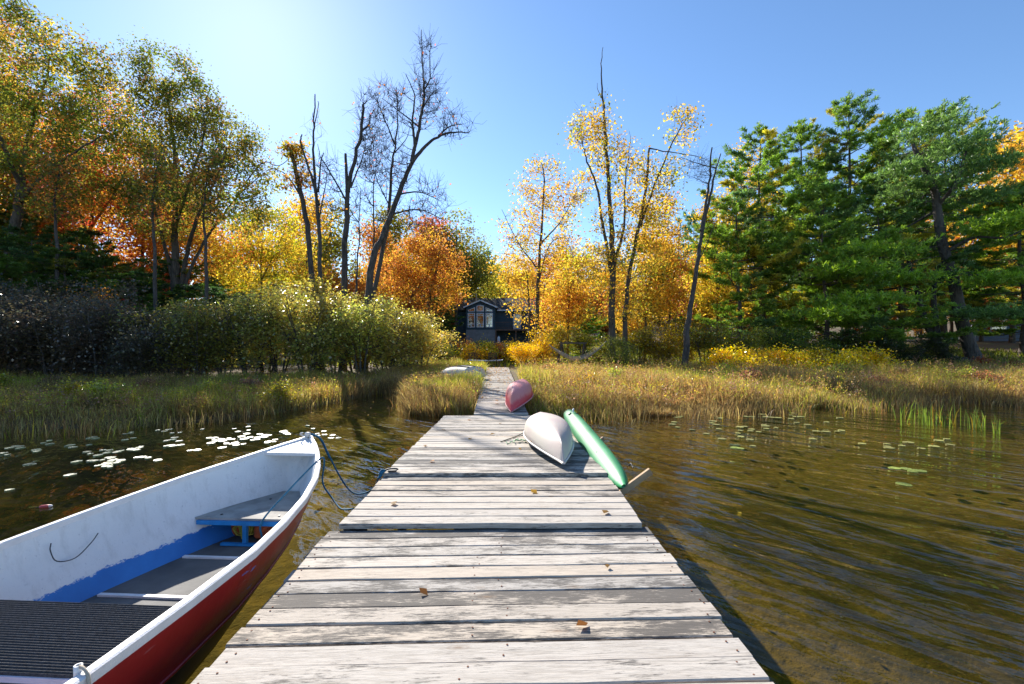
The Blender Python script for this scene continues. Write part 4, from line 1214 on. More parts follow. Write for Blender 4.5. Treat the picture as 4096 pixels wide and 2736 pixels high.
# its few living boughs: sprays of needles
def spray(lst, seed):
    rng = np.random.RandomState(seed); TT = []; TD = []; TC = []
    for (vx, vy, d, rx, ry, n, c) in lst:
        ctr = V2(vx, vy, Zg + d) - org; k = 1.7452 / FPX * Zg
        for q in range(n):
            a = rng.normal(size=3) * np.array([rx * k * .45, 1.0, ry * k * .45])
            TT.append(ctr + a); TD.append(np.array([a[0] * .3, a[1] * .3 - .2, .6])); TC.append(np.array(c) * rng.uniform(.6, 1.4))
    TT = np.array(TT); TD = np.array(TD); TC = np.array(TC); TD /= np.linalg.norm(TD, axis=1)[:, None]
    return needle_mesh(rng, TT, TD, TC)
lg = (.27, .40, .05); dg = (.16, .26, .07)
link('crown', spray([(2000, 575, -1, 90, 14, 420, lg), (1940, 620, -1.5, 90, 16, 420, lg), (2060, 640, -1, 60, 16, 300, lg), (1985, 690, -2, 110, 16, 420, lg), (1890, 720, -2, 80, 14, 260, lg),
                     (2100, 430, 0, 60, 18, 300, dg), (2190, 340, -1, 60, 22, 360, dg), (2260, 380, -1, 70, 25, 420, dg), (2290, 520, -2, 70, 14, 380, lg), (2330, 500, -2, 60, 12, 260, lg),
                     (2240, 450, 0, 90, 14, 300, dg), (2300, 640, -2, 90, 16, 380, lg), (2290, 720, -2, 90, 14, 340, dg), (2070, 390, 0, 50, 16, 240, dg), (2130, 300, 0, 60, 20, 320, dg)], 8), root)
# ------------------------------------------------------------------ wood behind: copies of a few trees, one object per tree
FC = {'orange': (ORG, GOLD), 'yellow': (YEL, GOLD), 'olive': (OLV, OAK), 'red': (RED, ORG), 'lime': (LIM, YEL), 'rust': (RUST, BRN)}
def far(kind, k, px, Z, s=1.0, sz=None, mixf=.25):
    a, b = FC[kind]; col = tuple(x * (1 - mixf) + y * mixf for x, y in zip(a, b))
    lab = {'orange': 'orange autumn tree in the wood behind the clearing', 'yellow': 'yellow autumn tree in the wood behind the clearing',
           'olive': 'olive green oak in the wood behind the clearing', 'red': 'red autumn maple in the wood behind the clearing',
           'lime': 'yellow-green tree in the wood behind the clearing', 'rust': 'rust brown tree in the wood behind the clearing'}[kind]
    put_far(k, px, Z, lab, col, s, kind + ' trees of the wood behind', sz)
FARLIST = [
    ('olive', 3, 1042, 66, .6, .55), ('rust', 3, 1018, 64, .6, .5), ('olive', 3, 1000, 70, .6, .6), ('rust', 3, 1380, 60, .7, .5), ('yellow', 3, 1450, 52, .6, .5), ('lime', 3, 1340, 56, .6, .45),    ('olive', 3, 985, 72, .9, .9), ('rust', 1, 1020, 78, .9, .9), ('orange', 3, 1055, 84, .95, .85), ('olive', 1, 950, 76, 1.0, 1.0), ('yellow', 3, 1090, 90, 1.0, .85), ('olive', 3, 900, 70, .9, .9), ('rust', 3, 840, 66, .9, .9),
    ('yellow', 3, 590, 46, .9, 1.0), ('yellow', 1, 700, 50, .95, 1.0), ('lime', 3, 655, 44, .85, .9), ('olive', 0, 760, 56, 1.0, 1.02), ('orange', 3, 815, 50, .9, .95),
    ('olive', 1, 905, 58, 1.0, 1.05), ('rust', 0, 955, 60, .95, .98), ('red', 1, 990, 62, 1.0, 1.05), ('olive', 2, 1045, 60, .95, .92), ('olive', 0, 1075, 66, .9, .9),
    ('orange', 1, 870, 52, .85, .85), ('lime', 1, 1110, 80, .95, .8), ('yellow', 0, 1165, 84, 1.0, .85), ('orange', 3, 1145, 76, .9, .8), ('yellow', 3, 1210, 74, 1.0, .95),
    ('orange', 1, 1260, 80, 1.0, .85), ('yellow', 1, 1300, 70, .9, .85), ('red', 3, 1275, 62, .75, .8), ('orange', 3, 1345, 64, .9, .95), ('yellow', 0, 1390, 68, .95, .85),
    ('orange', 3, 1440, 58, .9, .95), ('yellow', 1, 1490, 60, .95, .9), ('rust', 3, 1545, 54, .8, .9), ('yellow', 3, 1590, 50, .85, .95), ('lime', 1, 1640, 48, .8, .8),
    ('yellow', 3, 1700, 44, .85, .85), ('orange', 3, 1790, 42, .75, .7), ('yellow', 3, 1880, 40, .7, .65), ('orange', 3, 1960, 38, .75, .7), ('rust', 3, 2040, 42, .85, .8),
    ('yellow', 3, 2110, 44, .85, .8), ('orange', 1, 2180, 46, .9, .8), ('rust', 3, 2250, 42, .9, .9), ('yellow', 1, 2320, 40, .95, 1.15), ('yellow', 1, 2360, 42, .95, 1.2),
    ('olive', 0, 480, 48, 1.0, 1.0), ('orange', 1, 400, 44, .95, .95), ('red', 3, 330, 40, .9, .9), ('orange', 3, 250, 42, 1.0, 1.0), ('yellow', 0, 150, 40, 1.0, 1.1), ('orange', 0, 60, 38, 1.0, 1.2), ('olive', 0, -30, 36, 1.0, 1.2),
    ('olive', 2, 560, 62, 1.0, 1.0), ('yellow', 2, 1330, 98, 1.1, .9), ('orange', 0, 1230, 100, 1.1, .9), ('olive', 0, 1420, 95, 1.0, .85), ('rust', 0, 1060, 100, 1.0, .85), ('lime', 0, 1140, 104, 1.1, .85),
    ('olive', 0, 850, 88, 1.1, 1.15), ('rust', 2, 700, 85, 1.1, 1.1), ('yellow', 0, 1530, 80, 1.0, .95), ('olive', 2, 1750, 60, 1.0, .9), ('olive', 0, 1930, 58, 1.0, .9), ('olive', 2, 2100, 60, 1.1, 1.0), ('olive', 0, 2260, 56, 1.1, 1.0)]
for a in FARLIST:
    far(*a)
# the wood and the thicket go on along the bank past the leaning oak
for k, px_, Z, c, nmc in [(0, -130, 30, OLV, 'olive'), (2, -220, 34, ORG, 'orange'), (1, -320, 30, OAK, 'olive'), (0, -430, 34, GOLD, 'golden'), (2, -560, 32, OLV, 'olive'), (0, -700, 34, ORG, 'orange')]:
    put_far(k, px_, Z, nmc + ' tree farther along the bank past the leaning oak', c, 1.0, 'trees farther along the bank', 1.05)
# dark hemlocks under the left oaks
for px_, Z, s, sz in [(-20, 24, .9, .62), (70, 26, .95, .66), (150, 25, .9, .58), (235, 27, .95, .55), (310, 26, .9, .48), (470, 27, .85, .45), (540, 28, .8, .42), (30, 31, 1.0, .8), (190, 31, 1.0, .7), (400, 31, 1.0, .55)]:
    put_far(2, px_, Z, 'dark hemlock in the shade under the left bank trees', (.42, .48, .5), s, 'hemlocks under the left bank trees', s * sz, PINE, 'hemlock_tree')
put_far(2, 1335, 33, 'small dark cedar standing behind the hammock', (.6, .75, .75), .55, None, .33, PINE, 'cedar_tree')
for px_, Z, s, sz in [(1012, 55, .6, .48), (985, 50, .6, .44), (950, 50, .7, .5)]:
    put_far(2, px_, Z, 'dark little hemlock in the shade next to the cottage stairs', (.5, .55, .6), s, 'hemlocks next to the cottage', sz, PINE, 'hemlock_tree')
# bare maple saplings in the shade, pale trunks between the hemlocks
for k, (px_, Z, lab) in enumerate([(128, 24.5, 'slim grey trunk standing in the shade between the leaning oak and the maple'), (352, 24, 'slim grey trunk in the shade just before the olive oak'), (470, 25, 'thin trunk in the shade between olive oak and yellow-green tree')]):
    tree_px('shaded_tree', lab, Z, (px_, 720), [([(px_, 720), (px_ + 3, 600), (px_ - 3, 480), (px_ + 8, 380)], .12, .03)], [(px_, 450, 45, 60), (px_ + 10, 380, 40, 40)], (40, 40), 90 + k, .17,
            mixc((OAK, 2), (RUST, 1), (ORG, 1)), bark='bark_grey', twigs=4)

# ------------------------------------------------------------------ shrubs
def shrub_proto(seed, H, R_, ncl, per, size, cr=.22, **kw):
    rng = np.random.RandomState(seed); stems = []; blobs = []
    for k in range(7):
        a = rng.uniform(0, 6.28); rr = R_ * rng.uniform(.2, .75)
        stems.append((np.array([(.1 * math.cos(a), .1 * math.sin(a), -.1), (rr * .5 * math.cos(a), rr * .5 * math.sin(a), H * .45), (rr * math.cos(a), rr * math.sin(a), H * rng.uniform(.7, .95))]), .03, .008))
    for k in range(10):
        a = rng.uniform(0, 6.28); rr = R_ * rng.uniform(.1, .65); z = H * rng.uniform(.25, .85)
        blobs.append((rr * math.cos(a), rr * math.sin(a), z, R_ * rng.uniform(.3, .5), R_ * rng.uniform(.3, .5), H * rng.uniform(.12, .22), 1))
    return gen_tree(seed, stems, blobs, ncl, per, size, None, cr=cr, twigs=4, twig_len=.3, branch_r=.008, leafmat='shrub_leaf', bark='bark_grey', shell=.4, leaf_up=.75, **kw)
SHR = [shrub_proto(81, 3.0, 1.5, 260, 26, .082), shrub_proto(82, 2.6, 1.6, 260, 26, .082), shrub_proto(83, 3.4, 1.4, 260, 26, .082)]
LOW = [shrub_proto(84, 1.3, .9, 110, 24, .10, cr=.2), shrub_proto(85, 1.1, 1.0, 110, 24, .10, cr=.2)]
def shrub(k, px, Z, s, col, label, group=None, sz=None, kind=SHR, nm='shrub'):
    x = (px * 1.7452 - 2048) / FPX * Z; rr = random.Random(int(px * 3 + Z * 11))
    if Z < shore_y(x) + .5: return
    v = rr.uniform(.72, 1.25); col = (col[0] * v * rr.uniform(.9, 1.15), col[1] * v, col[2] * v)
    f = rr.uniform(.88, 1.12) if kind is SHR else 1.0
    put_tree(nm, label, kind[k], (x, Z, float(ground_z(x, Z)) - .03), 'shrub', group, rr.uniform(0, 6.28), s, col, (sz or s) * f, ('stems', 'foliage'))
for o_ in SHR + LOW:
    pass
dk = (.13, .11, .06); md = (.26, .23, .05); lt = (.52, .48, .11); yl = (.74, .56, .04); gn = (.22, .28, .05)  # dk, md, lt: bank's shade, half light and sun put into leaf colour
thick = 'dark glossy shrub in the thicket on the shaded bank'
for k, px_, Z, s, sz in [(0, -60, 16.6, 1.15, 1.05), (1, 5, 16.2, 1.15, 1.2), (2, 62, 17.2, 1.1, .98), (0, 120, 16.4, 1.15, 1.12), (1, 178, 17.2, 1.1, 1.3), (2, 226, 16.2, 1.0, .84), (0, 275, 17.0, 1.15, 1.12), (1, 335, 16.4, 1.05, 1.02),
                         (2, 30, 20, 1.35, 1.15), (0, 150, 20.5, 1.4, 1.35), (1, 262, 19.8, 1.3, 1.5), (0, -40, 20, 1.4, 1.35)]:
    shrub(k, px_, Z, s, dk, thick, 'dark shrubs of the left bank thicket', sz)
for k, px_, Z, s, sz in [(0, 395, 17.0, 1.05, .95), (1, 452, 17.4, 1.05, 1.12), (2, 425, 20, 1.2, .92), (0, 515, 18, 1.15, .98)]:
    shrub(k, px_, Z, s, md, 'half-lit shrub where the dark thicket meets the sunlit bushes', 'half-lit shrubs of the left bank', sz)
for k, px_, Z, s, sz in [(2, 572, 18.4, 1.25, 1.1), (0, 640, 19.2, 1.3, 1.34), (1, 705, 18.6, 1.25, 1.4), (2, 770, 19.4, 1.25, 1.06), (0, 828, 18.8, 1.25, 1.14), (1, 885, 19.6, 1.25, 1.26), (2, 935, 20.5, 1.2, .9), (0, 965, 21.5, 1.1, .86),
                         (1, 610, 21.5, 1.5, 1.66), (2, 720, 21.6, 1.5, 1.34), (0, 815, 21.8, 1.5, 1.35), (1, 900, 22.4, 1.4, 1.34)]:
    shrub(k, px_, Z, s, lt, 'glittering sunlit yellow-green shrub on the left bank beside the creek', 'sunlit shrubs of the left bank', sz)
for i, px_ in enumerate((-150, -240, -330, -430, -540, -660)):
    shrub(i % 3, px_, 16.5 + (i % 2) * 1.5, 1.2, dk, 'dark shrub farther along the bank past the thicket', 'shrubs farther along the bank', 1.15)
shrub(0, 470, 19, .8, (.50, .20, .06), 'rust red bush behind the half-lit shrubs', None, .95)
shrub(1, 205, 21.5, 1.2, (.60, .30, .04), 'orange bush rising behind the dark thicket', None, 1.5)
RS = [(0, 1200, 23.5, .62, yl, .52, 'yellow shrub beside the landing end of the boardwalk'), (1, 1232, 25, .8, yl, .72, 'yellow leafy shrub at the foot of the airy maple'),
      (2, 1275, 28, .8, (.45, .38, .03), .6, 'yellow-green shrub at the hammock end near the maple'), (0, 1335, 29, .8, (.32, .33, .04), .6, 'pale green shrub behind the hammock'),
      (1, 1385, 24, .75, (.30, .32, .04), .65, 'glossy shrub between the hammock and the tall yellow tree'), (2, 1420, 21.5, .75, gn, .5, 'green shrub at the foot of the tall yellow tree'),
      (0, 1465, 23.5, .95, (.34, .30, .03), .75, 'olive yellow shrub just past the tall yellow tree'), (1, 1520, 23, .95, (.40, .32, .03), .95, 'high yellow shrub between tall tree and snag'),
      (2, 1560, 25, 1.0, (.42, .33, .03), .85, 'yellow shrub behind the foot of the snag'), (0, 1615, 23.5, .9, (.30, .27, .03), .85, 'olive shrub just past the foot of the snag'),
      (1, 1665, 24, .9, (.26, .24, .03), .9, 'dull olive shrub under the first pine'), (2, 1735, 24.5, 1.0, gn, .72, 'glossy green shrub below the first pine'),
      (0, 1800, 24.5, 1.0, gn, .75, 'glossy green shrub in the middle under the pine row'), (1, 1860, 25, 1.05, gn, .8, 'broad green shrub under the tallest pine'),
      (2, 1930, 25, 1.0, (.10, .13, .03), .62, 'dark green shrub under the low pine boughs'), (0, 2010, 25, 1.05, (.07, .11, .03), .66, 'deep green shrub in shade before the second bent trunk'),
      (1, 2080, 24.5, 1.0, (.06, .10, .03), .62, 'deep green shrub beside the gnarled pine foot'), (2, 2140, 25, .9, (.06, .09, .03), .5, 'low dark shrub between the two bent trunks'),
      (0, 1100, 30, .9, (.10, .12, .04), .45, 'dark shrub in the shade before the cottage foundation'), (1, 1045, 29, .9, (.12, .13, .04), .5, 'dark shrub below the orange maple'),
      (2, 1000, 26, .9, (.22, .22, .03), .6, 'olive shrub at the inner end of the creek'), (1, 1150, 33, .8, (.16, .16, .04), .4, 'low shrub below the cottage deck')]
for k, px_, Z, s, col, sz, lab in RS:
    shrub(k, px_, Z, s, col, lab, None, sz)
for k, px_, Z, s, col, lab, g in \
        [(i % 2, 1000 + 30 * i, 27.5 + .8 * (i % 3), 1.0, [(.78, .58, .04), (.64, .60, .05), (.66, .30, .05)][i % 3], 'low yellow plant in the strip before the cottage', 'low yellow plants before the cottage') for i in range(9)] + \
        [(i % 2, 1650 + 30 * i, 20.0 + .6 * (i % 3), .95, (.80, .64, .04), 'low bright yellow plant in the strip behind the marsh sedge', 'low yellow plants behind the marsh') for i in range(13)] + \
        [(0, 1088, 19.2, .45, (.30, .42, .03), 'bright green leafy plant between the upturned rowboat and boardwalk', None), (1, 1045, 19.5, .45, (.28, .28, .04), 'leafy plant growing behind the upturned rowboat', None),
         (0, 2250, 21.5, .6, (.38, .12, .05), 'reddish low bush before the gnarled pine', None), (1, 2320, 20.5, .6, (.40, .20, .08), 'rusty low bush at the edge of the marsh', None)]:
    shrub(k, px_, Z, s, col, lab, g, None, LOW, 'low_plant')

_r = random.Random(8)
for i in range(16):
    c = [(.50, .30, .14), (.60, .46, .06), (.30, .36, .06), (.40, .20, .10)][i % 4]
    shrub(i % 2, 1265 + i * 66 + _r.uniform(-20, 20), 15.5 + _r.uniform(-1.5, 4), _r.uniform(.45, .62), c, 'small weedy plant standing up out of the marsh sedge', 'weeds in the marsh sedge', None, LOW, 'marsh_weed')
for i in range(12):
    c = [(.34, .36, .05), (.26, .15, .08), (.40, .38, .05)][i % 3]
    shrub(i % 2, 20 + i * 78 + _r.uniform(-20, 20), 12.0 + _r.uniform(-.6, 2.6), _r.uniform(.35, .55), c, 'small weedy plant on the grassy bank below the thicket', 'weeds on the grassy bank', None, LOW, 'bank_weed')
# ------------------------------------------------------------------ marsh grass
def blades(name, X, Y, hmin, hmax, colf, seed, wid=(.0035, .0095), lean=.55, z0=None):
    rng = np.random.RandomState(seed); n = len(X)
    Z = ground_z(X, Y) if z0 is None else np.full(n, z0)
    H = rng.uniform(hmin, hmax, n) if np.isscalar(hmin) else hmin * rng.uniform(.7, 1.25, n)
    a = rng.uniform(0, 6.28, n); w = rng.uniform(*wid, n)
    wx, wy = np.cos(a) * w, np.sin(a) * w
    b = rng.uniform(0, 6.28, n); ln = np.abs(rng.normal(size=n)) * lean * H
    dx, dy = np.cos(b) * ln, np.sin(b) * ln
    P0 = np.stack([X, Y, Z - .03], 1)
    P1 = np.stack([X + dx * .35, Y + dy * .35, Z + H * .6], 1)
    P2 = np.stack([X + dx, Y + dy, Z + H * np.clip(1 - .25 * (ln / H) ** 2, .5, 1)], 1)
    S = np.stack([wx, wy, 0 * wx], 1)
    V = np.stack([P0 - S, P0 + S, P1 + S * .8, P1 - S * .8, P2], 1).reshape(-1, 3)
    i = np.arange(n)[:, None] * 5
    F = (i + np.array([[0, 1, 2, 0, 2, 3, 3, 2, 4]])).reshape(-1, 3)
    col = colf(rng, X, Y)
    o = link(name, fast_mesh(name, V, F, 3, [M['grass']], tint=np.repeat(col, 5, 0)))
    return o
PALG = np.array([(.42, .43, .05), (.53, .40, .15), (.28, .18, .075), (.42, .22, .08), (.66, .51, .08), (.27, .34, .05)])
def grass_col(shade=1.0):
    def f(rng, X, Y):
        d = Y - shore_y(X)
        n = len(X)
        f1 = wob(X, Y, .9, 21); f2 = wob(X, Y, 2.2, 22)
        w = np.stack([np.clip(.4 + 1.9 * f1 + .2 * d / 6, .05, 3), np.full(n, 1.0), np.clip(1.1 - f1 * .6 - d / 9, .15, 2), np.clip(.5 + f2 * .7, .05, 2), np.clip(.4 + f2, .05, 2) * .8, np.clip(1.5 * f1 - .2, .02, 2)], 1)
        near = (d < 1.2)[:, None]
        w = np.where(near, w * np.array([.35, 1.6, 1.8, 1.2, .5, .2]), w)
        c = np.cumsum(w / w.sum(1)[:, None], 1); k = (rng.uniform(size=(n, 1)) > c).sum(1).clip(0, 5)
        dark = 1 - .45 * np.clip(wob(X, Y, 2.6, 29) * .9, 0, 1)
        return PALG[k] * (rng.uniform(.6, 1.35, n) * dark)[:, None] * shade
    return f
rng = np.random.RandomState(77)
def walk_c(y):
    return -.217 - .0373 * (y - 9.33)
def scatter(n, x0, x1, dmax, power=1.3, dmin=-.35):
    X = rng.uniform(x0, x1, n); d = dmin + (dmax - dmin) * rng.uniform(0, 1, n) ** power
    Y = shore_y(X) + d + .25 * wob(X, X * 0, 2.5, 8)
    Y = np.maximum(Y, shore_y(X) - .45)
    ok = ~((np.abs(X - walk_c(Y)) < .56 + rng.uniform(0, .1, n)) & (Y < 23.6))
    ok &= ~((X > -2.7) & (X < .75) & (Y > 21.3))
    # clumping
    ok &= (wob(X, Y, 3.0, 31) + rng.uniform(-1.2, 1.2, n)) > -.75
    return X[ok], Y[ok]
X, Y = scatter(160000, .3, 24, 11.5, 1.45)
hgt_ = (.53 + .17 * wob(X, Y, 1.6, 41) - .22 * np.clip(1 - (Y - shore_y(X)) / 1.5, 0, 1)) * (1 - .35 * np.clip((Y - shore_y(X) - 6) / 5, 0, 1))
o = blades('marsh_sedge', X, Y, hgt_, None, grass_col(), 5); o['kind'] = 'stuff'; o['label'] = 'tan and gold marsh sedge along the far shore'; o['category'] = 'sedge'
X, Y = scatter(84000, -24, -4.9, 8.0, 1.15)
hgt_ = .36 + .16 * wob(X, Y, 1.5, 42) - .10 * np.clip(1 - (Y - shore_y(X)) / 1.2, 0, 1)
o = blades('bank_grass', X, Y, hgt_, None, lambda r_, x, y: grass_col(.9)(r_, x, y) * np.array([.95, 1.02, .85]), 6); o['kind'] = 'stuff'; o['label'] = 'olive grass on the bank below the shrub thicket'; o['category'] = 'grass'
X, Y = scatter(70000, -4.9, -.6, 13.0, 1.2)
hgt_ = .50 + .14 * wob(X, Y, 1.1, 43)
ok = ~((np.abs(X + 1.75 + .0 * Y) < 1.25) & (Y > 15.0) & (Y < 18.2) & (rng.uniform(size=len(X)) < .75))
o = blades('tussock_grass', X[ok], Y[ok], hgt_[ok], None, grass_col(1.05), 7); o['kind'] = 'stuff'; o['label'] = 'yellow tussock grass between the creek and the boardwalk'; o['category'] = 'grass'
X = rng.uniform(-14, 34, 26000); Y = rng.uniform(24.5, 46, 26000)
o = blades('meadow_grass', X, Y, .12, .36, lambda r, x, y: np.array([.24, .26, .03]) * r.uniform(.5, 1.5, (len(x), 1)) * np.array([1, 1, 1]), 8, wid=(.015, .03)); o['kind'] = 'stuff'; o['label'] = 'short green grass under the trees around the clearing'; o['category'] = 'grass'

# dry leaves and seed heads of the marsh plants, standing among the sedge
def forbs(name, label, n, x0, x1, dmax, seed, h, shade=1.0):
    r_ = np.random.RandomState(seed); nst = n // 14
    X, Y = scatter(nst, x0, x1, dmax, 1.2, .1)
    Hs = h * r_.uniform(.5, 1.25, len(X)) + .10 * wob(X, Y, 1.5, 61)
    cols = pick_cols(r_, [(.44, .29, .11, 2.5), (.28, .16, .07, 2.5), (.42, .21, .09, 2), (.62, .48, .07, 1.6), (.34, .38, .05, 2.6), (.40, .24, .19, .8)], len(X)) * shade
    k = np.repeat(np.arange(len(X)), 14); t = r_.uniform(.25, 1.05, len(k))
    P = np.stack([X[k] + r_.normal(size=len(k)) * .05, Y[k] + r_.normal(size=len(k)) * .05, ground_z(X, Y)[k] + Hs[k] * t], 1)
    V, F = leaf_quads(r_, P, .05, .45, .1)
    T = cols[k] * r_.uniform(.6, 1.35, (len(k), 1))
    o = link(name, fast_mesh(name, V, F, 4, [M['grass']], tint=np.repeat(T, 4, 0))); o['kind'] = 'stuff'; o['label'] = label; o['category'] = 'plants'
forbs('marsh_herbs', 'dry seed heads and small leaves among the far shore sedge', 110000, .3, 24, 11, 91, .66)
forbs('bank_herbs', 'dry seed heads and small leaves on the shaded bank', 60000, -24, -4.9, 8, 92, .44, .9)
forbs('tussock_herbs', 'small yellow and brown leaves among the boardwalk tussocks', 36000, -4.9, -.6, 12, 93, .55)

# thin fringe of sedge standing in the shallows
def fringe(n, x0, x1):
    X = rng.uniform(x0, x1, n); d = -.25 - np.abs(rng.normal(size=n)) * .45
    ok = (wob(X, X * .3, 2.2, 71) + rng.uniform(-.6, .6, n)) > -.1
    return X[ok], shore_y(X)[ok] + d[ok]
Xa, Ya = fringe(5200, 1.5, 22); Xb, Yb = fringe(5200, -22, -2.4)
X = np.concatenate([Xa, Xb]); Y = np.concatenate([Ya, Yb])
o = blades('shallows_sedge', X, Y, .10, .38, grass_col(.8), 17, z0=-.02); o['kind'] = 'stuff'; o['label'] = 'thin fringe of sedge standing in the shallows'; o['category'] = 'sedge'

# reed clumps standing in the water on the right
def reeds(name, label, vx, vy, n, spread, hmax, seed):
    q = W(vx, vy, 1); Z = FPX * CAMZ / (vy - 1368); x = (vx - 2048) / FPX * Z
    r = np.random.RandomState(seed)
    X = x + r.normal(size=n) * spread; Y = Z + r.normal(size=n) * spread * .45
    o = blades(name, X, Y, .25, hmax, lambda r_, a, b: np.array([.17, .24, .035]) * r_.uniform(.4, 1.4, (len(a), 1)) * np.where(r_.rand(len(a), 1) < .15, np.array([[1.8, .9, .8]]), 1.0), seed, wid=(.006, .012), lean=.3, z0=-.02)
    tag(o, label, 'reeds'); o['kind'] = 'stuff'
reeds('reed_clump', 'largest clump of green reeds standing in the water', 3760, 1700, 52, .42, .52, 1)
reeds('reed_clump', 'loose reed clump on the shore side of the largest clump', 3690, 1672, 28, .30, .5, 2)
reeds('reed_clump', 'small reed tuft just outside the largest clump', 3905, 1712, 16, .09, .5, 3)
reeds('reed_clump', 'lone pair of reeds farthest from the dock', 3990, 1735, 8, .04, .42, 4)

# ------------------------------------------------------------------ lily pads
nt = NT('lily_pad')
oi = nt.n('ShaderNodeObjectInfo'); n_ = nt.noise(nt.coord(), 12, 4)
col = nt.mix(nt.ramp(n_, [(.4, 0.0), (.7, .5)]), oi.outputs['Color'], (.20, .12, .03))
p = nt.principled(Base__Color=col, Roughness=.58); p.inputs['Specular IOR Level'].default_value = 1.0; p.inputs['Coat Weight'].default_value = 1.0; p.inputs['Coat Roughness'].default_value = .42
M['pad'] = nt.mat
def pad_mesh(seed):
    r = np.random.RandomState(seed); n = 15; V = [(0.08, 0, .004)]; 
    for k in range(n):
        a = .16 + (2 * math.pi - .32) * k / (n - 1); rr = .5 * (1 + r.uniform(-.05, .05))
        V.append((rr * math.cos(a), rr * math.sin(a), .004 + r.uniform(0, .006)))
    top = len(V); V += [(x, y, -.006) for x, y, z in V]
    F = [(0, k, k + 1) for k in range(1, n)]
    F += [(k, k + top, k + 1 + top, k + 1) for k in range(1, n)] + [(0, top, top + 1, 1), (n, n + top, top, 0)]
    return py_mesh('lily_pad', V, F, [M['pad']])
PADS = [pad_mesh(s) for s in range(5)]
nt = NT('dull_lily_pad')
oi = nt.n('ShaderNodeObjectInfo'); n_ = nt.noise(nt.coord(), 12, 4)
col = nt.mix(nt.ramp(n_, [(.4, 0.0), (.7, .5)]), oi.outputs['Color'], (.24, .15, .04))
nt.principled(Base__Color=col, Roughness=.65)
M['pad'] = nt.mat
PADS_DULL = [pad_mesh(s) for s in range(5)]
r = np.random.RandomState(123)
def pads(lst, sx, sy, k, ox, oy, label, group, col, size, sprd=1.0):
    for (zx, zy, n, rx, ry) in lst:
        for q in range(n):
            fx = ox + (zx + r.normal() * rx) / k; fy = oy + (zy + r.normal() * ry) / k
            Z = FPX * CAMZ / max(60, fy - 1368); x = (fx - 2048) / FPX * Z
            if Z > shore_y(x) - .1 or (x > -1.45 and x < 1.2): continue
            s = r.uniform(*size)
            o = link('lily_pad', (PADS if ox == 0 else PADS_DULL)[r.randint(5)], None, (x, Z, .004 + .003 * r.rand()), (r.uniform(-.02, .02), r.uniform(-.02, .02), r.uniform(0, 6.28)), (s, s * r.uniform(.85, 1), .8))
            c = np.array(col) * r.uniform(.7, 1.3); o.color = (*np.clip(c, 0, 1), 1)
            tag(o, label, 'lily pad', group)
pads([(600, 165, 9, 50, 12), (690, 215, 12, 55, 12), (640, 250, 5, 25, 5), (800, 150, 8, 45, 12), (1050, 95, 5, 30, 5), (1040, 130, 7, 30, 7), (1170, 150, 3, 20, 5), (1330, 92, 9, 60, 9), (1390, 110, 10, 45, 14),
      (1540, 75, 14, 55, 9), (1640, 100, 5, 20, 6), (1740, 45, 5, 30, 8), (1870, 50, 6, 60, 15), (1960, 60, 3, 25, 5), (2020, 85, 3, 25, 4), (430, 122, 4, 40, 5), (220, 157, 4, 18, 4), (290, 112, 4, 40, 8),
      (80, 135, 5, 45, 8), (40, 172, 2, 25, 5), (425, 305, 2, 15, 3), (200, 247, 2, 18, 4), (60, 400, 1, 5, 3), (450, 225, 2, 15, 3), (940, 212, 2, 15, 4), (870, 197, 3, 30, 5), (550, 75, 4, 40, 6), (720, 65, 5, 60, 20),
      (1000, 40, 6, 120, 12), (1400, 35, 6, 120, 14), (1900, 150, 2, 20, 4)], 1, 1, 1.5136, 0, 1700, 'sun-glinting white lily pad floating beyond the rowing boat', 'glinting lily pads off the left bank', (.20, .25, .06), (.07, .135))
pads([(150, 120, 8, 90, 20), (420, 140, 9, 130, 30), (560, 200, 5, 80, 30), (700, 120, 7, 110, 25), (870, 130, 6, 90, 30), (640, 90, 8, 140, 12), (1000, 190, 5, 120, 40), (450, 230, 5, 60, 20), (1600, 270, 7, 130, 30), (300, 150, 5, 60, 25), (1270, 250, 4, 50, 12)],
     1, 1, 1.3803, 2600, 1600, 'olive lily pad scattered on the brown water along the far shore', 'scattered lily pads off the right shore', (.24, .24, .06), (.09, .17))
pads([(1380, 388, 3, 20, 6), (1450, 386, 3, 30, 6), (1400, 470, 1, 6, 2), (490, 270, 2, 14, 3)], 1, 1, 1.3803, 2600, 1600, 'bright green lily pad in a small cluster out on the open water', 'green lily pads on open water', (.30, .38, .06), (.11, .17))

# floating red float with its line
f0 = W(180, 2030, 1843 * 1.75 / 662); fx, fy = f0[0], f0[1]
fl = thing('fishing_float', 'red and white fishing float on the water beyond the rowing boat', 'float', (fx, fy, .010), (R(90), 0, R(-70)), None, (.62, .62, .62))
MB().lathe([(.004, -.09), (.024, -.075), (.03, -.02), (.028, .04), (.022, .07), (.006, .075)], 14).build('float_body', simple('red_float', (.50, .07, .07), .4, .2, 20), fl, smooth=True)
MB().lathe([(.005, -.105), (.018, -.09), (.0262, -.066), (.027, -.06)], 14).build('white_tip', M['white_plastic'], fl, smooth=True)
MB().tube([(0, 0, .074), (.004, 0, .13)], .006, 6).build('stem', M['black_rubber'], fl)
MB().tube(smooth_path([(0, .012, .10), (-.03, .004, .17), (-.06, -.004, .24)], 4), .004, 5).build('line', M['rope_yellow'], fl)

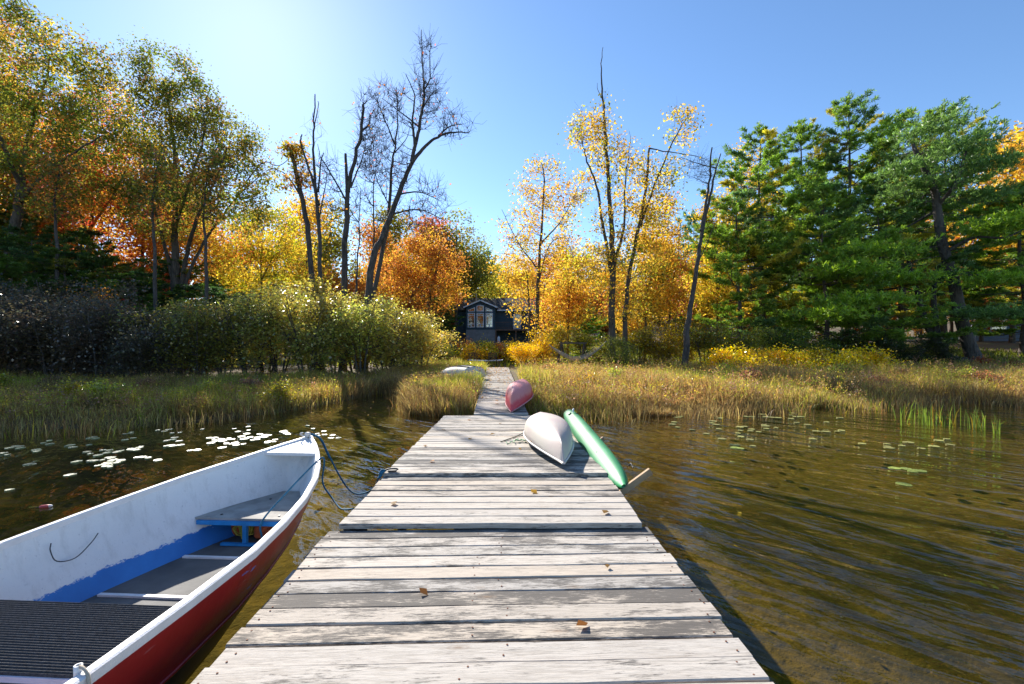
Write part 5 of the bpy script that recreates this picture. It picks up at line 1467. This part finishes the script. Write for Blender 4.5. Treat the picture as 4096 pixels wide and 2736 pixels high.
# fallen leaves on the boardwalk and deck
r = np.random.RandomState(55); n = 420
Y = 10.2 + 13 * r.uniform(0, 1, n) ** .55; X = walk_c(Y) + r.uniform(-.52, .52, n); Zl = .295 + (.47 - .295) * (Y - 9.33) / 13.87 + .012
ex = np.array([(-.9, 5.2), (.1, 5.9), (-.6, 6.6), (-1.1, 7.4), (-.2, 8.1), (-.8, 8.6), (.2, 4.2), (-1.0, 3.9), (.6, 2.9), (-.5, 2.6), (.75, 3.7), (-.3, 7.0), (-1.15, 6.1), (.35, 2.3)])
X[:14], Y[:14] = ex[:, 0], ex[:, 1]
Zl[:14] = np.where(ex[:, 1] > 4.72, .41 - .0305 * (ex[:, 1] - 4.71), np.where(ex[:, 1] > 3.5, .375, .33)) + .012
V, F = leaf_quads(r, np.stack([X, Y, Zl], 1), .075, .7, 4.0)
LC = pick_cols(r, mixc((ORG, 2), (BRN, 3), (GOLD, 2), (RUST, 2)), n) * r.uniform(.6, 1.2, (n, 1))
o = link('fallen_leaves', fast_mesh('fallen_leaves', V, F, 4, [M['leaf']], tint=np.repeat(LC, 4, 0))); o['kind'] = 'stuff'; o['label'] = 'brown and orange fallen leaves scattered on the boardwalk'; o['category'] = 'leaves'

# leaves and bits of weed floating on the lake
n = 260; X = np.concatenate([r.uniform(-14, -1.6, 150), r.uniform(1.6, 13, 110)]); Y = shore_y(X) - np.abs(r.normal(size=n)) * 3.2 - .3
ok = Y > 2.6; X, Y = X[ok], Y[ok]
V, F = leaf_quads(r, np.stack([X, Y, np.full(len(X), .006)], 1), .055, .6, 12.0)
LC = pick_cols(r, mixc((ORG, 2), (BRN, 4), (GOLD, 2), (YEL, 1)), len(X)) * r.uniform(.5, 1.1, (len(X), 1))
o = link('floating_leaves', fast_mesh('floating_leaves', V, F, 4, [M['leaf']], tint=np.repeat(LC, 4, 0))); o['kind'] = 'stuff'; o['label'] = 'small fallen leaves drifting on the lake'; o['category'] = 'leaves'
# ------------------------------------------------------------------ upturned rowboat in the grass
nt = NT('chalky_white_hull')
co = nt.coord(); n1 = nt.noise(co, 3, 5); n2 = nt.noise(co, 20, 4)
col = nt.mix(nt.ramp(n1, [(.35, 0.0), (.7, 1.0)]), (.50, .46, .40), (.64, .60, .54))
col = nt.mix(nt.ramp(n2, [(.6, 0.0), (.7, .4)]), col, (.25, .22, .17))
nt.principled(Base__Color=col, Roughness=.7)
M['chalk'] = nt.mat
def dinghy():
    Zd = 17.2; x0 = -2.08
    gz = float(ground_z(x0, Zd))
    root = thing('upturned_rowboat', 'old chalky white rowboat lying upside down in the grass beside the boardwalk', 'boat', (x0, Zd, gz + .20), (R(-2), R(3), R(52)))
    L, ns, nr = 1.95, 18, 9; V = []; F = []
    def top(t): return .44 * (1 - .15 * (1 - t) ** 3) * (1 - max(0, (t - .25) / .75) ** 2.0 * .8)
    def half(t): return .52 * (1 - max(0, (t - .25) / .75) ** 2.3) + .012
    for i in range(ns + 1):
        t = i / ns
        for k in range(2 * nr + 1):
            a = -1 + k / nr; s = abs(a)
            x = math.copysign(math.sin(s * math.pi / 2) ** .8, a) * half(t)
            z = top(t) * max(0, math.cos(s * math.pi / 2)) ** .55
            V.append((x, -L / 2 + t * L, z))
    m = 2 * nr + 1
    for i in range(ns):
        for k in range(m - 1):
            F.append((i * m + k, i * m + k + 1, (i + 1) * m + k + 1, (i + 1) * m + k))
    F.append(tuple(range(m))[::-1])
    link('hull', py_mesh('hull', V, F, [M['chalk']], True), root)
    for q in (-.34, 0, .34):
        P = []
        for t in np.linspace(.02, .82, 9):
            P.append((math.copysign(math.sin(abs(q) * math.pi / 2) ** .8, q) * half(t) if q else 0, -L / 2 + t * L, top(t) * math.cos(abs(q) * math.pi / 2) ** .55 + .004))
        MB().tube(P, .032, 6).build('keel_strip', M['beam'], root)
    MB().bar((-.50, -L / 2 - .012, .03), (.50, -L / 2 - .012, .03), .03, .05).build('transom_rail', M['ply'], root)
    return root
dinghy()

# ------------------------------------------------------------------ cottage
M['siding'] = None
nt = NT('navy_siding'); co = nt.coord()
wv = nt.n('ShaderNodeTexWave', _wave_type='BANDS', _bands_direction='Z', _wave_profile='SAW', Scale=1.1, Distortion=0.0); nt.set(wv.inputs['Vector'], co)
nt.principled(Base__Color=nt.ramp(nt.noise(co, 1.5, 3), [(.3, (.018, .055, .085)), (.7, (.028, .075, .11))]), Roughness=.6, Normal=nt.bump(wv.outputs['Fac'], .03))
M['siding'] = nt.mat
M['trim'] = simple('white_trim', (.72, .74, .78), .5, .05)
M['shingle'] = simple('dark_shingle', (.035, .038, .045), .9, .5, 5, bump=.03)
M['concrete'] = simple('grey_foundation', (.22, .235, .25), .9, .2, 2, bump=.01)
M['deckwood'] = simple('brown_deck', (.16, .10, .07), .8, .3, 3)
nt = NT('window_glass')
gl_ = nt.n('ShaderNodeBsdfGlossy', Color=(.8, .85, .9), Roughness=.03); df = nt.n('ShaderNodeBsdfDiffuse', Color=(.02, .022, .025))
fr2 = nt.n('ShaderNodeFresnel', IOR=1.6); f_ = nt.math('ADD', fr2.outputs[0], .22)
mm = nt.n('ShaderNodeMixShader'); nt.set(mm.inputs[0], f_); nt.set(mm.inputs[1], df); nt.set(mm.inputs[2], gl_); nt.surface(mm)
M['pane'] = nt.mat
HZ = 60.0; hgz = float(ground_z(-4, HZ)) - .15
house = thing('cottage', 'navy blue cottage with white gabled windows at the end of the clearing', 'house', (-4.1, HZ, hgz))
def hp(x, z):    # house local
    return x + 4.1, z - hgz
def quad_solid(name, pts, y0, y1, mat, parent):
    n = len(pts); V = [(x, y0, z) for x, z in pts] + [(x, y1, z) for x, z in pts]
    F = [tuple(range(n)), tuple(range(n, 2 * n))[::-1]] + [(k, k + n, (k + 1) % n + n, (k + 1) % n) for k in range(n)]
    return link(name, py_mesh(name, V, F, [mat]), parent)
L_ = lambda x: x + 4.1
Zz = lambda z: z - hgz
quad_solid('foundation', [(L_(-5.98), Zz(hgz - .3)), (L_(-2.2), Zz(hgz - .3)), (L_(-2.2), Zz(3.36)), (L_(-5.98), Zz(3.36))], .04, 7.9, M['concrete'], house)
quad_solid('bay_wall', [(L_(-6.0), Zz(3.36)), (L_(-2.18), Zz(3.36)), (L_(-2.18), Zz(6.2)), (L_(-4.1), Zz(7.0)), (L_(-6.0), Zz(6.2))], 0, 2.2, M['siding'], house)
quad_solid('wall', [(L_(-7.4), Zz(hgz - .3)), (L_(3.4), Zz(hgz - .3)), (L_(3.4), Zz(6.12)), (L_(-7.4), Zz(6.12))], 1.9, 8.0, M['siding'], house)
# bay roof: two slopes with white fascia
for sx, xe in ((-1, -6.3), (1, -1.9)):
    V = [(L_(-4.1), -.35, Zz(7.24)), (L_(xe), -.35, Zz(6.30)), (L_(xe), 4.6, Zz(6.30)), (L_(-4.1), 4.6, Zz(7.24))]
    V += [(x, y, z - .14) for x, y, z in V]
    F = [(0, 1, 2, 3), (7, 6, 5, 4), (0, 4, 5, 1), (1, 5, 6, 2), (2, 6, 7, 3), (3, 7, 4, 0)]
    rf = link('roof', py_mesh('roof', V, F, [M['shingle']]), house)
    MB().bar((L_(-4.1), -.37, Zz(7.165)), (L_(xe), -.37, Zz(6.225)), .035, .17, up=(0, 0, 1)).build('fascia', M['trim'], rf)
# main roof
V = [(L_(-7.8), 1.3, Zz(6.05)), (L_(3.8), 1.3, Zz(6.05)), (L_(3.8), 5.0, Zz(7.95)), (L_(-7.8), 5.0, Zz(7.95)), (L_(3.8), 8.7, Zz(6.05)), (L_(-7.8), 8.7, Zz(6.05))]
V += [(x, y, z - .15) for x, y, z in V]
F = [(0, 1, 2, 3), (3, 2, 4, 5), (6, 9, 8, 7), (9, 11, 10, 8), (0, 6, 7, 1), (5, 4, 10, 11), (1, 7, 8, 2), (2, 8, 10, 4), (0, 3, 9, 6), (3, 5, 11, 9)]
mrf = link('roof', py_mesh('roof', V, F, [M['shingle']]), house)
MB().tube([(L_(-4.85), 2.6, Zz(6.4)), (L_(-4.85), 2.6, Zz(8.35))], .07, 8).build('stove_pipe', M['white_ring'], mrf)
MB().bar((L_(-2.0), 1.28, Zz(5.97)), (L_(3.8), 1.28, Zz(5.97)), .03, .16).build('fascia', M['trim'], mrf)
for (xa, xb) in ((-5.76, -4.82), (-4.61, -3.66), (-3.43, -2.49)):
    wz0, wz1 = 3.65, 5.53
    wroot = link('window', None, house, (L_((xa + xb) / 2), -.02, Zz((wz0 + wz1) / 2)))
    hw, hh = (xb - xa) / 2, (wz1 - wz0) / 2
    mb = MB()
    for sx in (-1, 1):
        mb.box((sx * (hw - .05), -.02, 0), (.10, .08, 2 * hh))
    for z_, t_ in ((-hh + .05, .10), (hh - .05, .10), (.62, .06), (-.50, .07)):
        mb.box((0, -.022, z_), (2 * hw - .19, .076, t_))
    mb.box((0, -.024, -.72), (.12, .07, .36))
    mb.build('frame', M['trim'], wroot)
    for pz, ph in ((.755, .21), (.06, 1.05)):
        MB().box((0, -.002, pz), (2 * hw - .2, .012, ph)).build('pane', M['pane'], wroot)
    for px2 in (-1, 1):
        MB().box((px2 * (hw / 2), -.002, -.71), (hw - .17, .012, .32)).build('pane', M['pane'], wroot)
for pts in ([(-5.72, 5.72), (-4.82, 5.72), (-4.82, 6.28), (-5.72, 5.92)], [(-4.61, 5.72), (-3.66, 5.72), (-3.66, 6.46), (-4.12, 6.58), (-4.61, 6.46)], [(-3.43, 5.72), (-2.53, 5.72), (-2.53, 5.92), (-3.43, 6.28)]):
    P = [(L_(x), Zz(z)) for x, z in pts]
    cx = sum(p[0] for p in P) / len(P); cz = sum(p[1] for p in P) / len(P)
    wroot = link('window', None, house)
    quad_solid('frame', P, -.06, -.003, M['trim'], wroot)
    quad_solid('pane', [(cx + (x - cx) * .78, cz + (z - cz) * (.62 if len(P) == 4 else .76)) for x, z in P], -.072, -.061, M['pane'], wroot)
# door on the deck
dr = quad_solid('door', [(L_(.15), Zz(3.45)), (L_(1.2), Zz(3.45)), (L_(1.2), Zz(5.5)), (L_(.15), Zz(5.5))], 1.84, 1.899, M['trim'], house)
quad_solid('pane', [(L_(.3), Zz(3.7)), (L_(1.05), Zz(3.7)), (L_(1.05), Zz(5.35)), (L_(.3), Zz(5.35))], 1.825, 1.838, M['pane'], dr)
deck = quad_solid('deck', [(L_(-2.17), Zz(3.24)), (L_(3.2), Zz(3.24)), (L_(3.2), Zz(3.44)), (L_(-2.17), Zz(3.44))], -.1, 1.88, M['deckwood'], house)
rl = MB().box((L_(.5), -.06, Zz(4.33)), (5.3, .08, .06)).box((L_(.5), -.06, Zz(3.58)), (5.3, .06, .05)).build('railing', M['deckwood'], house)
for k in range(41):
    MB().box((L_(-2.1 + k * .13), -.06, Zz(3.95)), (.035, .035, .70)).build('baluster', M['beam'], rl)
for x_ in (-2.1, .5, 3.1):
    MB().box((L_(x_), -.02, Zz((hgz + 3.24) / 2)), (.14, .14, 3.24 - hgz)).build('deck_post', M['deckwood'], house)
st = link('stairs', None, house, (L_(-6.5), .6, 0))
for k in range(9):
    MB().box((0, .2 * k - 1.2, .17 * (k + 1)), (.85, .27, .04)).build('step', M['deckwood'], st)
for sx in (-.44, .44):
    MB().bar((sx, -1.3, .1), (sx, .55, 1.65), .05, .2).build('stringer', M['beam'], st)
MB().box((L_(-1.9), .5, Zz(hgz + .45)), (.2, .2, .3)).build('deck_footing', M['concrete'], house)
tk = thing('propane_tank', 'pale upright gas tank under the cottage deck', 'tank', (-1.72, HZ - .35, hgz + .12))
MB().lathe([(.17, 0), (.19, .1), (.19, .85), (.13, 1.0), (.06, 1.04)], 14).build('tank_body', M['trim'], tk, smooth=True)
MB().lathe([(.07, 1.03), (.07, 1.14)], 10).build('collar', M['concrete'], tk)

# white garden chairs by the cottage
def garden_chair(x, y, rz, label):
    z = float(ground_z(x, y))
    rt = thing('garden_chair', label, 'chair', (x, y, z), (0, 0, rz), 'white garden chairs by the cottage')
    for k in range(5):
        MB().box(((k - 2) * .105, .28, .72), (.085, .03, .75), (R(-18), 0, 0)).build('back_slat', M['trim'], rt)
    for k in range(4):
        MB().box((0, -.28 + k * .13, .38 - .015 * k), (.52, .115, .025)).build('seat_slat', M['trim'], rt)
    for sx in (-.3, .3):
        MB().box((sx, -.02, .58), (.12, .66, .03)).build('armrest', M['trim'], rt)
        MB().box((sx, -.28, .285), (.05, .07, .57)).build('leg', M['trim'], rt)
        MB().box((sx, .24, .285), (.05, .07, .57)).build('leg', M['trim'], rt)
garden_chair(-8.95, 55, R(200), 'white slatted garden chair nearer the cottage stairs')
garden_chair(-9.9, 55.4, R(160), 'white slatted garden chair farther from the cottage stairs')

# black patio chairs at the landing
M['black_metal'] = simple('black_metal', (.018, .016, .016), .5, .2)
def patio_chair(px, label):
    Z = 24.3; x = (px - 2048) / FPX * Z; z = float(ground_z(x, Z))
    rt = thing('patio_chair', label, 'chair', (x, Z, z), (0, 0, R(4)), 'black patio chairs at the landing')
    for sx in (-.22, .22):
        MB().tube([(sx, 0, 0), (sx, 0, .40), (sx * .96, -.05, .80)], .017, 6).build('leg', M['black_metal'], rt)
        MB().tube([(sx, .44, 0), (sx, .42, .60), (sx, .05, .62)], .015, 6).build('arm_frame', M['black_metal'], rt)
    MB().tube([(-.21, -.05, .80), (.21, -.05, .80)], .017, 6).build('top_rail', M['black_metal'], rt)
    for k in range(9):
        MB().box((-.17 + k * .0425, -.03, .62), (.02, .012, .34), (R(7), 0, 0)).build('back_strap', M['black_metal'], rt)
    for k in range(8):
        MB().box((0, .04 + k * .05, .39), (.43, .03, .014)).build('seat_strap', M['black_metal'], rt)
patio_chair(1892, 'black patio chair half hidden by grass at the landing')
patio_chair(1970, 'black patio chair standing square behind the boardwalk end')
pole = thing('rail_pole', 'white pole rail running behind the black chairs', 'rail', (-1.45, 25.2, float(ground_z(-1.45, 25.2))))
MB().tube(smooth_path([(-.95, 0, .36), (-.3, 0, .335), (.3, 0, .33), (.95, 0, .37)], 4), .035, 8).build('pole', M['trim'], pole, smooth=True)
for x_ in (-.7, .7):
    MB().tube([(x_, 0, -.1), (x_, 0, .33)], .03, 6).build('stake', M['beam'], pole)

# hammock between two trees
Zh = 22.5; A = W(2196, 1378, Zh); B = W(2425, 1365, Zh + .8); Lo = W(2305, 1442, Zh)
def hammock():
    rt = thing('hammock', 'pale rope hammock slung between the yellow trees', 'hammock', A)
    mb = MB(); rows = []
    ends = (A + (Lo - A) * .0, B)
    for k in range(11):
        s = -1 + 2 * k / 10; pts = []
        for t in np.linspace(0, 1, 17):
            sag = (Lo[2] - (A[2] + B[2]) / 2) * math.sin(math.pi * t) ** .9
            p = A * (1 - t) + B * t + np.array([0, 0, sag])
            wid_ = .55 * min(1, math.sin(math.pi * t) * 1.8)
            p = p + np.array([0, s * wid_, abs(s) ** 2 * .16 * min(1, math.sin(math.pi * t) * 1.6)])
            pts.append(p - A)
        rows.append(pts); mb.tube(pts, .014, 4)
    for i in range(2, 15):
        mb.tube([rows[k][i] for k in range(11)], .012, 4)
    mb.build('net', M['twine'], rt)
    for i in (3, 13):
        MB().bar(rows[0][i], rows[10][i], .03, .03).build('spreader_bar', M['fresh'], rt)
hammock()
# wooden swing frame behind the hammock
sw = W(2292, 1372, 25); sg = float(ground_z(sw[0], 25))
rt = thing('swing_frame', 'dark wooden A-frame swing stand behind the hammock', 'frame', (sw[0], 25, sg))
top = sw[2] - sg
MB().bar((-.7, 0, top), (.75, 0, top), .09, .09).build('beam', M['beam'], rt)
for sx in (-.62, .62):
    for dx, dy in ((-.28, -.35), (.28, .35)):
        MB().bar((sx + dx, dy, -.05), (sx, 0, top - .02), .07, .07).build('leg', M['beam'], rt)

# two buildings half hidden behind the pines
def cabin(x, y, w, d, h, rz, label, wallm, roofm):
    z = float(ground_z(x, y)); rt = thing('cabin', label, 'house', (x, y, z - .1), (0, 0, rz))
    quad_solid('wall', [(-w / 2, 0), (w / 2, 0), (w / 2, h), (-w / 2, h)], -d / 2, d / 2, wallm, rt)
    V = [(-w / 2 - .4, -d / 2 - .5, h - .1), (w / 2 + .4, -d / 2 - .5, h - .1), (w / 2 + .4, 0, h + d * .28), (-w / 2 - .4, 0, h + d * .28), (w / 2 + .4, d / 2 + .5, h - .1), (-w / 2 - .4, d / 2 + .5, h - .1)]
    V += [(a, b, c - .14) for a, b, c in V]
    link('roof', py_mesh('roof', V, F_ROOF, [roofm]), rt)
    for k in (-1, 1):
        wr = MB().box((k * w * .25, -d / 2 - .03, h * .58), (1.1, .05, 1.2)).build('window', M['trim'], rt)
        MB().box((k * w * .25, -d / 2 - .06, h * .58), (.92, .02, 1.02)).build('pane', M['pane'], wr)
F_ROOF = [(0, 1, 2, 3), (3, 2, 4, 5), (6, 9, 8, 7), (9, 11, 10, 8), (0, 6, 7, 1), (5, 4, 10, 11), (1, 7, 8, 2), (2, 8, 10, 4), (0, 3, 9, 6), (3, 5, 11, 9)]
cabin(27.5, 50, 7, 5, 2.4, R(-20), 'low pale-roofed cabin half hidden behind the pine row', simple('grey_wall', (.25, .26, .28), .7), simple('light_metal_roof', (.5, .5, .52), .5))
cabin(47.5, 44, 6, 5, 2.8, R(-30), 'blue grey cabin showing at the picture edge behind the gnarled pine', simple('slate_wall', (.10, .14, .20), .7), M['shingle'])

# labels of look-alikes: told apart by their order across the picture
ORD = ['first', 'second', 'third', 'fourth', 'fifth', 'sixth', 'seventh', 'eighth', 'ninth', 'tenth', 'eleventh', 'twelfth', 'thirteenth', 'fourteenth', 'fifteenth', 'sixteenth', 'seventeenth', 'eighteenth', 'nineteenth', 'twentieth']
bylab = {}
for o in scene.objects:
    if o.parent is None and 'label' in o and o.get('category') not in ('lily pad',):
        bylab.setdefault(o['label'], []).append(o)
for lab, lst in bylab.items():
    if len(lst) < 2:
        continue
    lst.sort(key=lambda o: o.location.x / max(.1, o.location.y))
    for k, o in enumerate(lst):
        o['label'] = lab + ', ' + (ORD[k] if k < len(ORD) else str(k + 1) + 'th') + ' from the left'
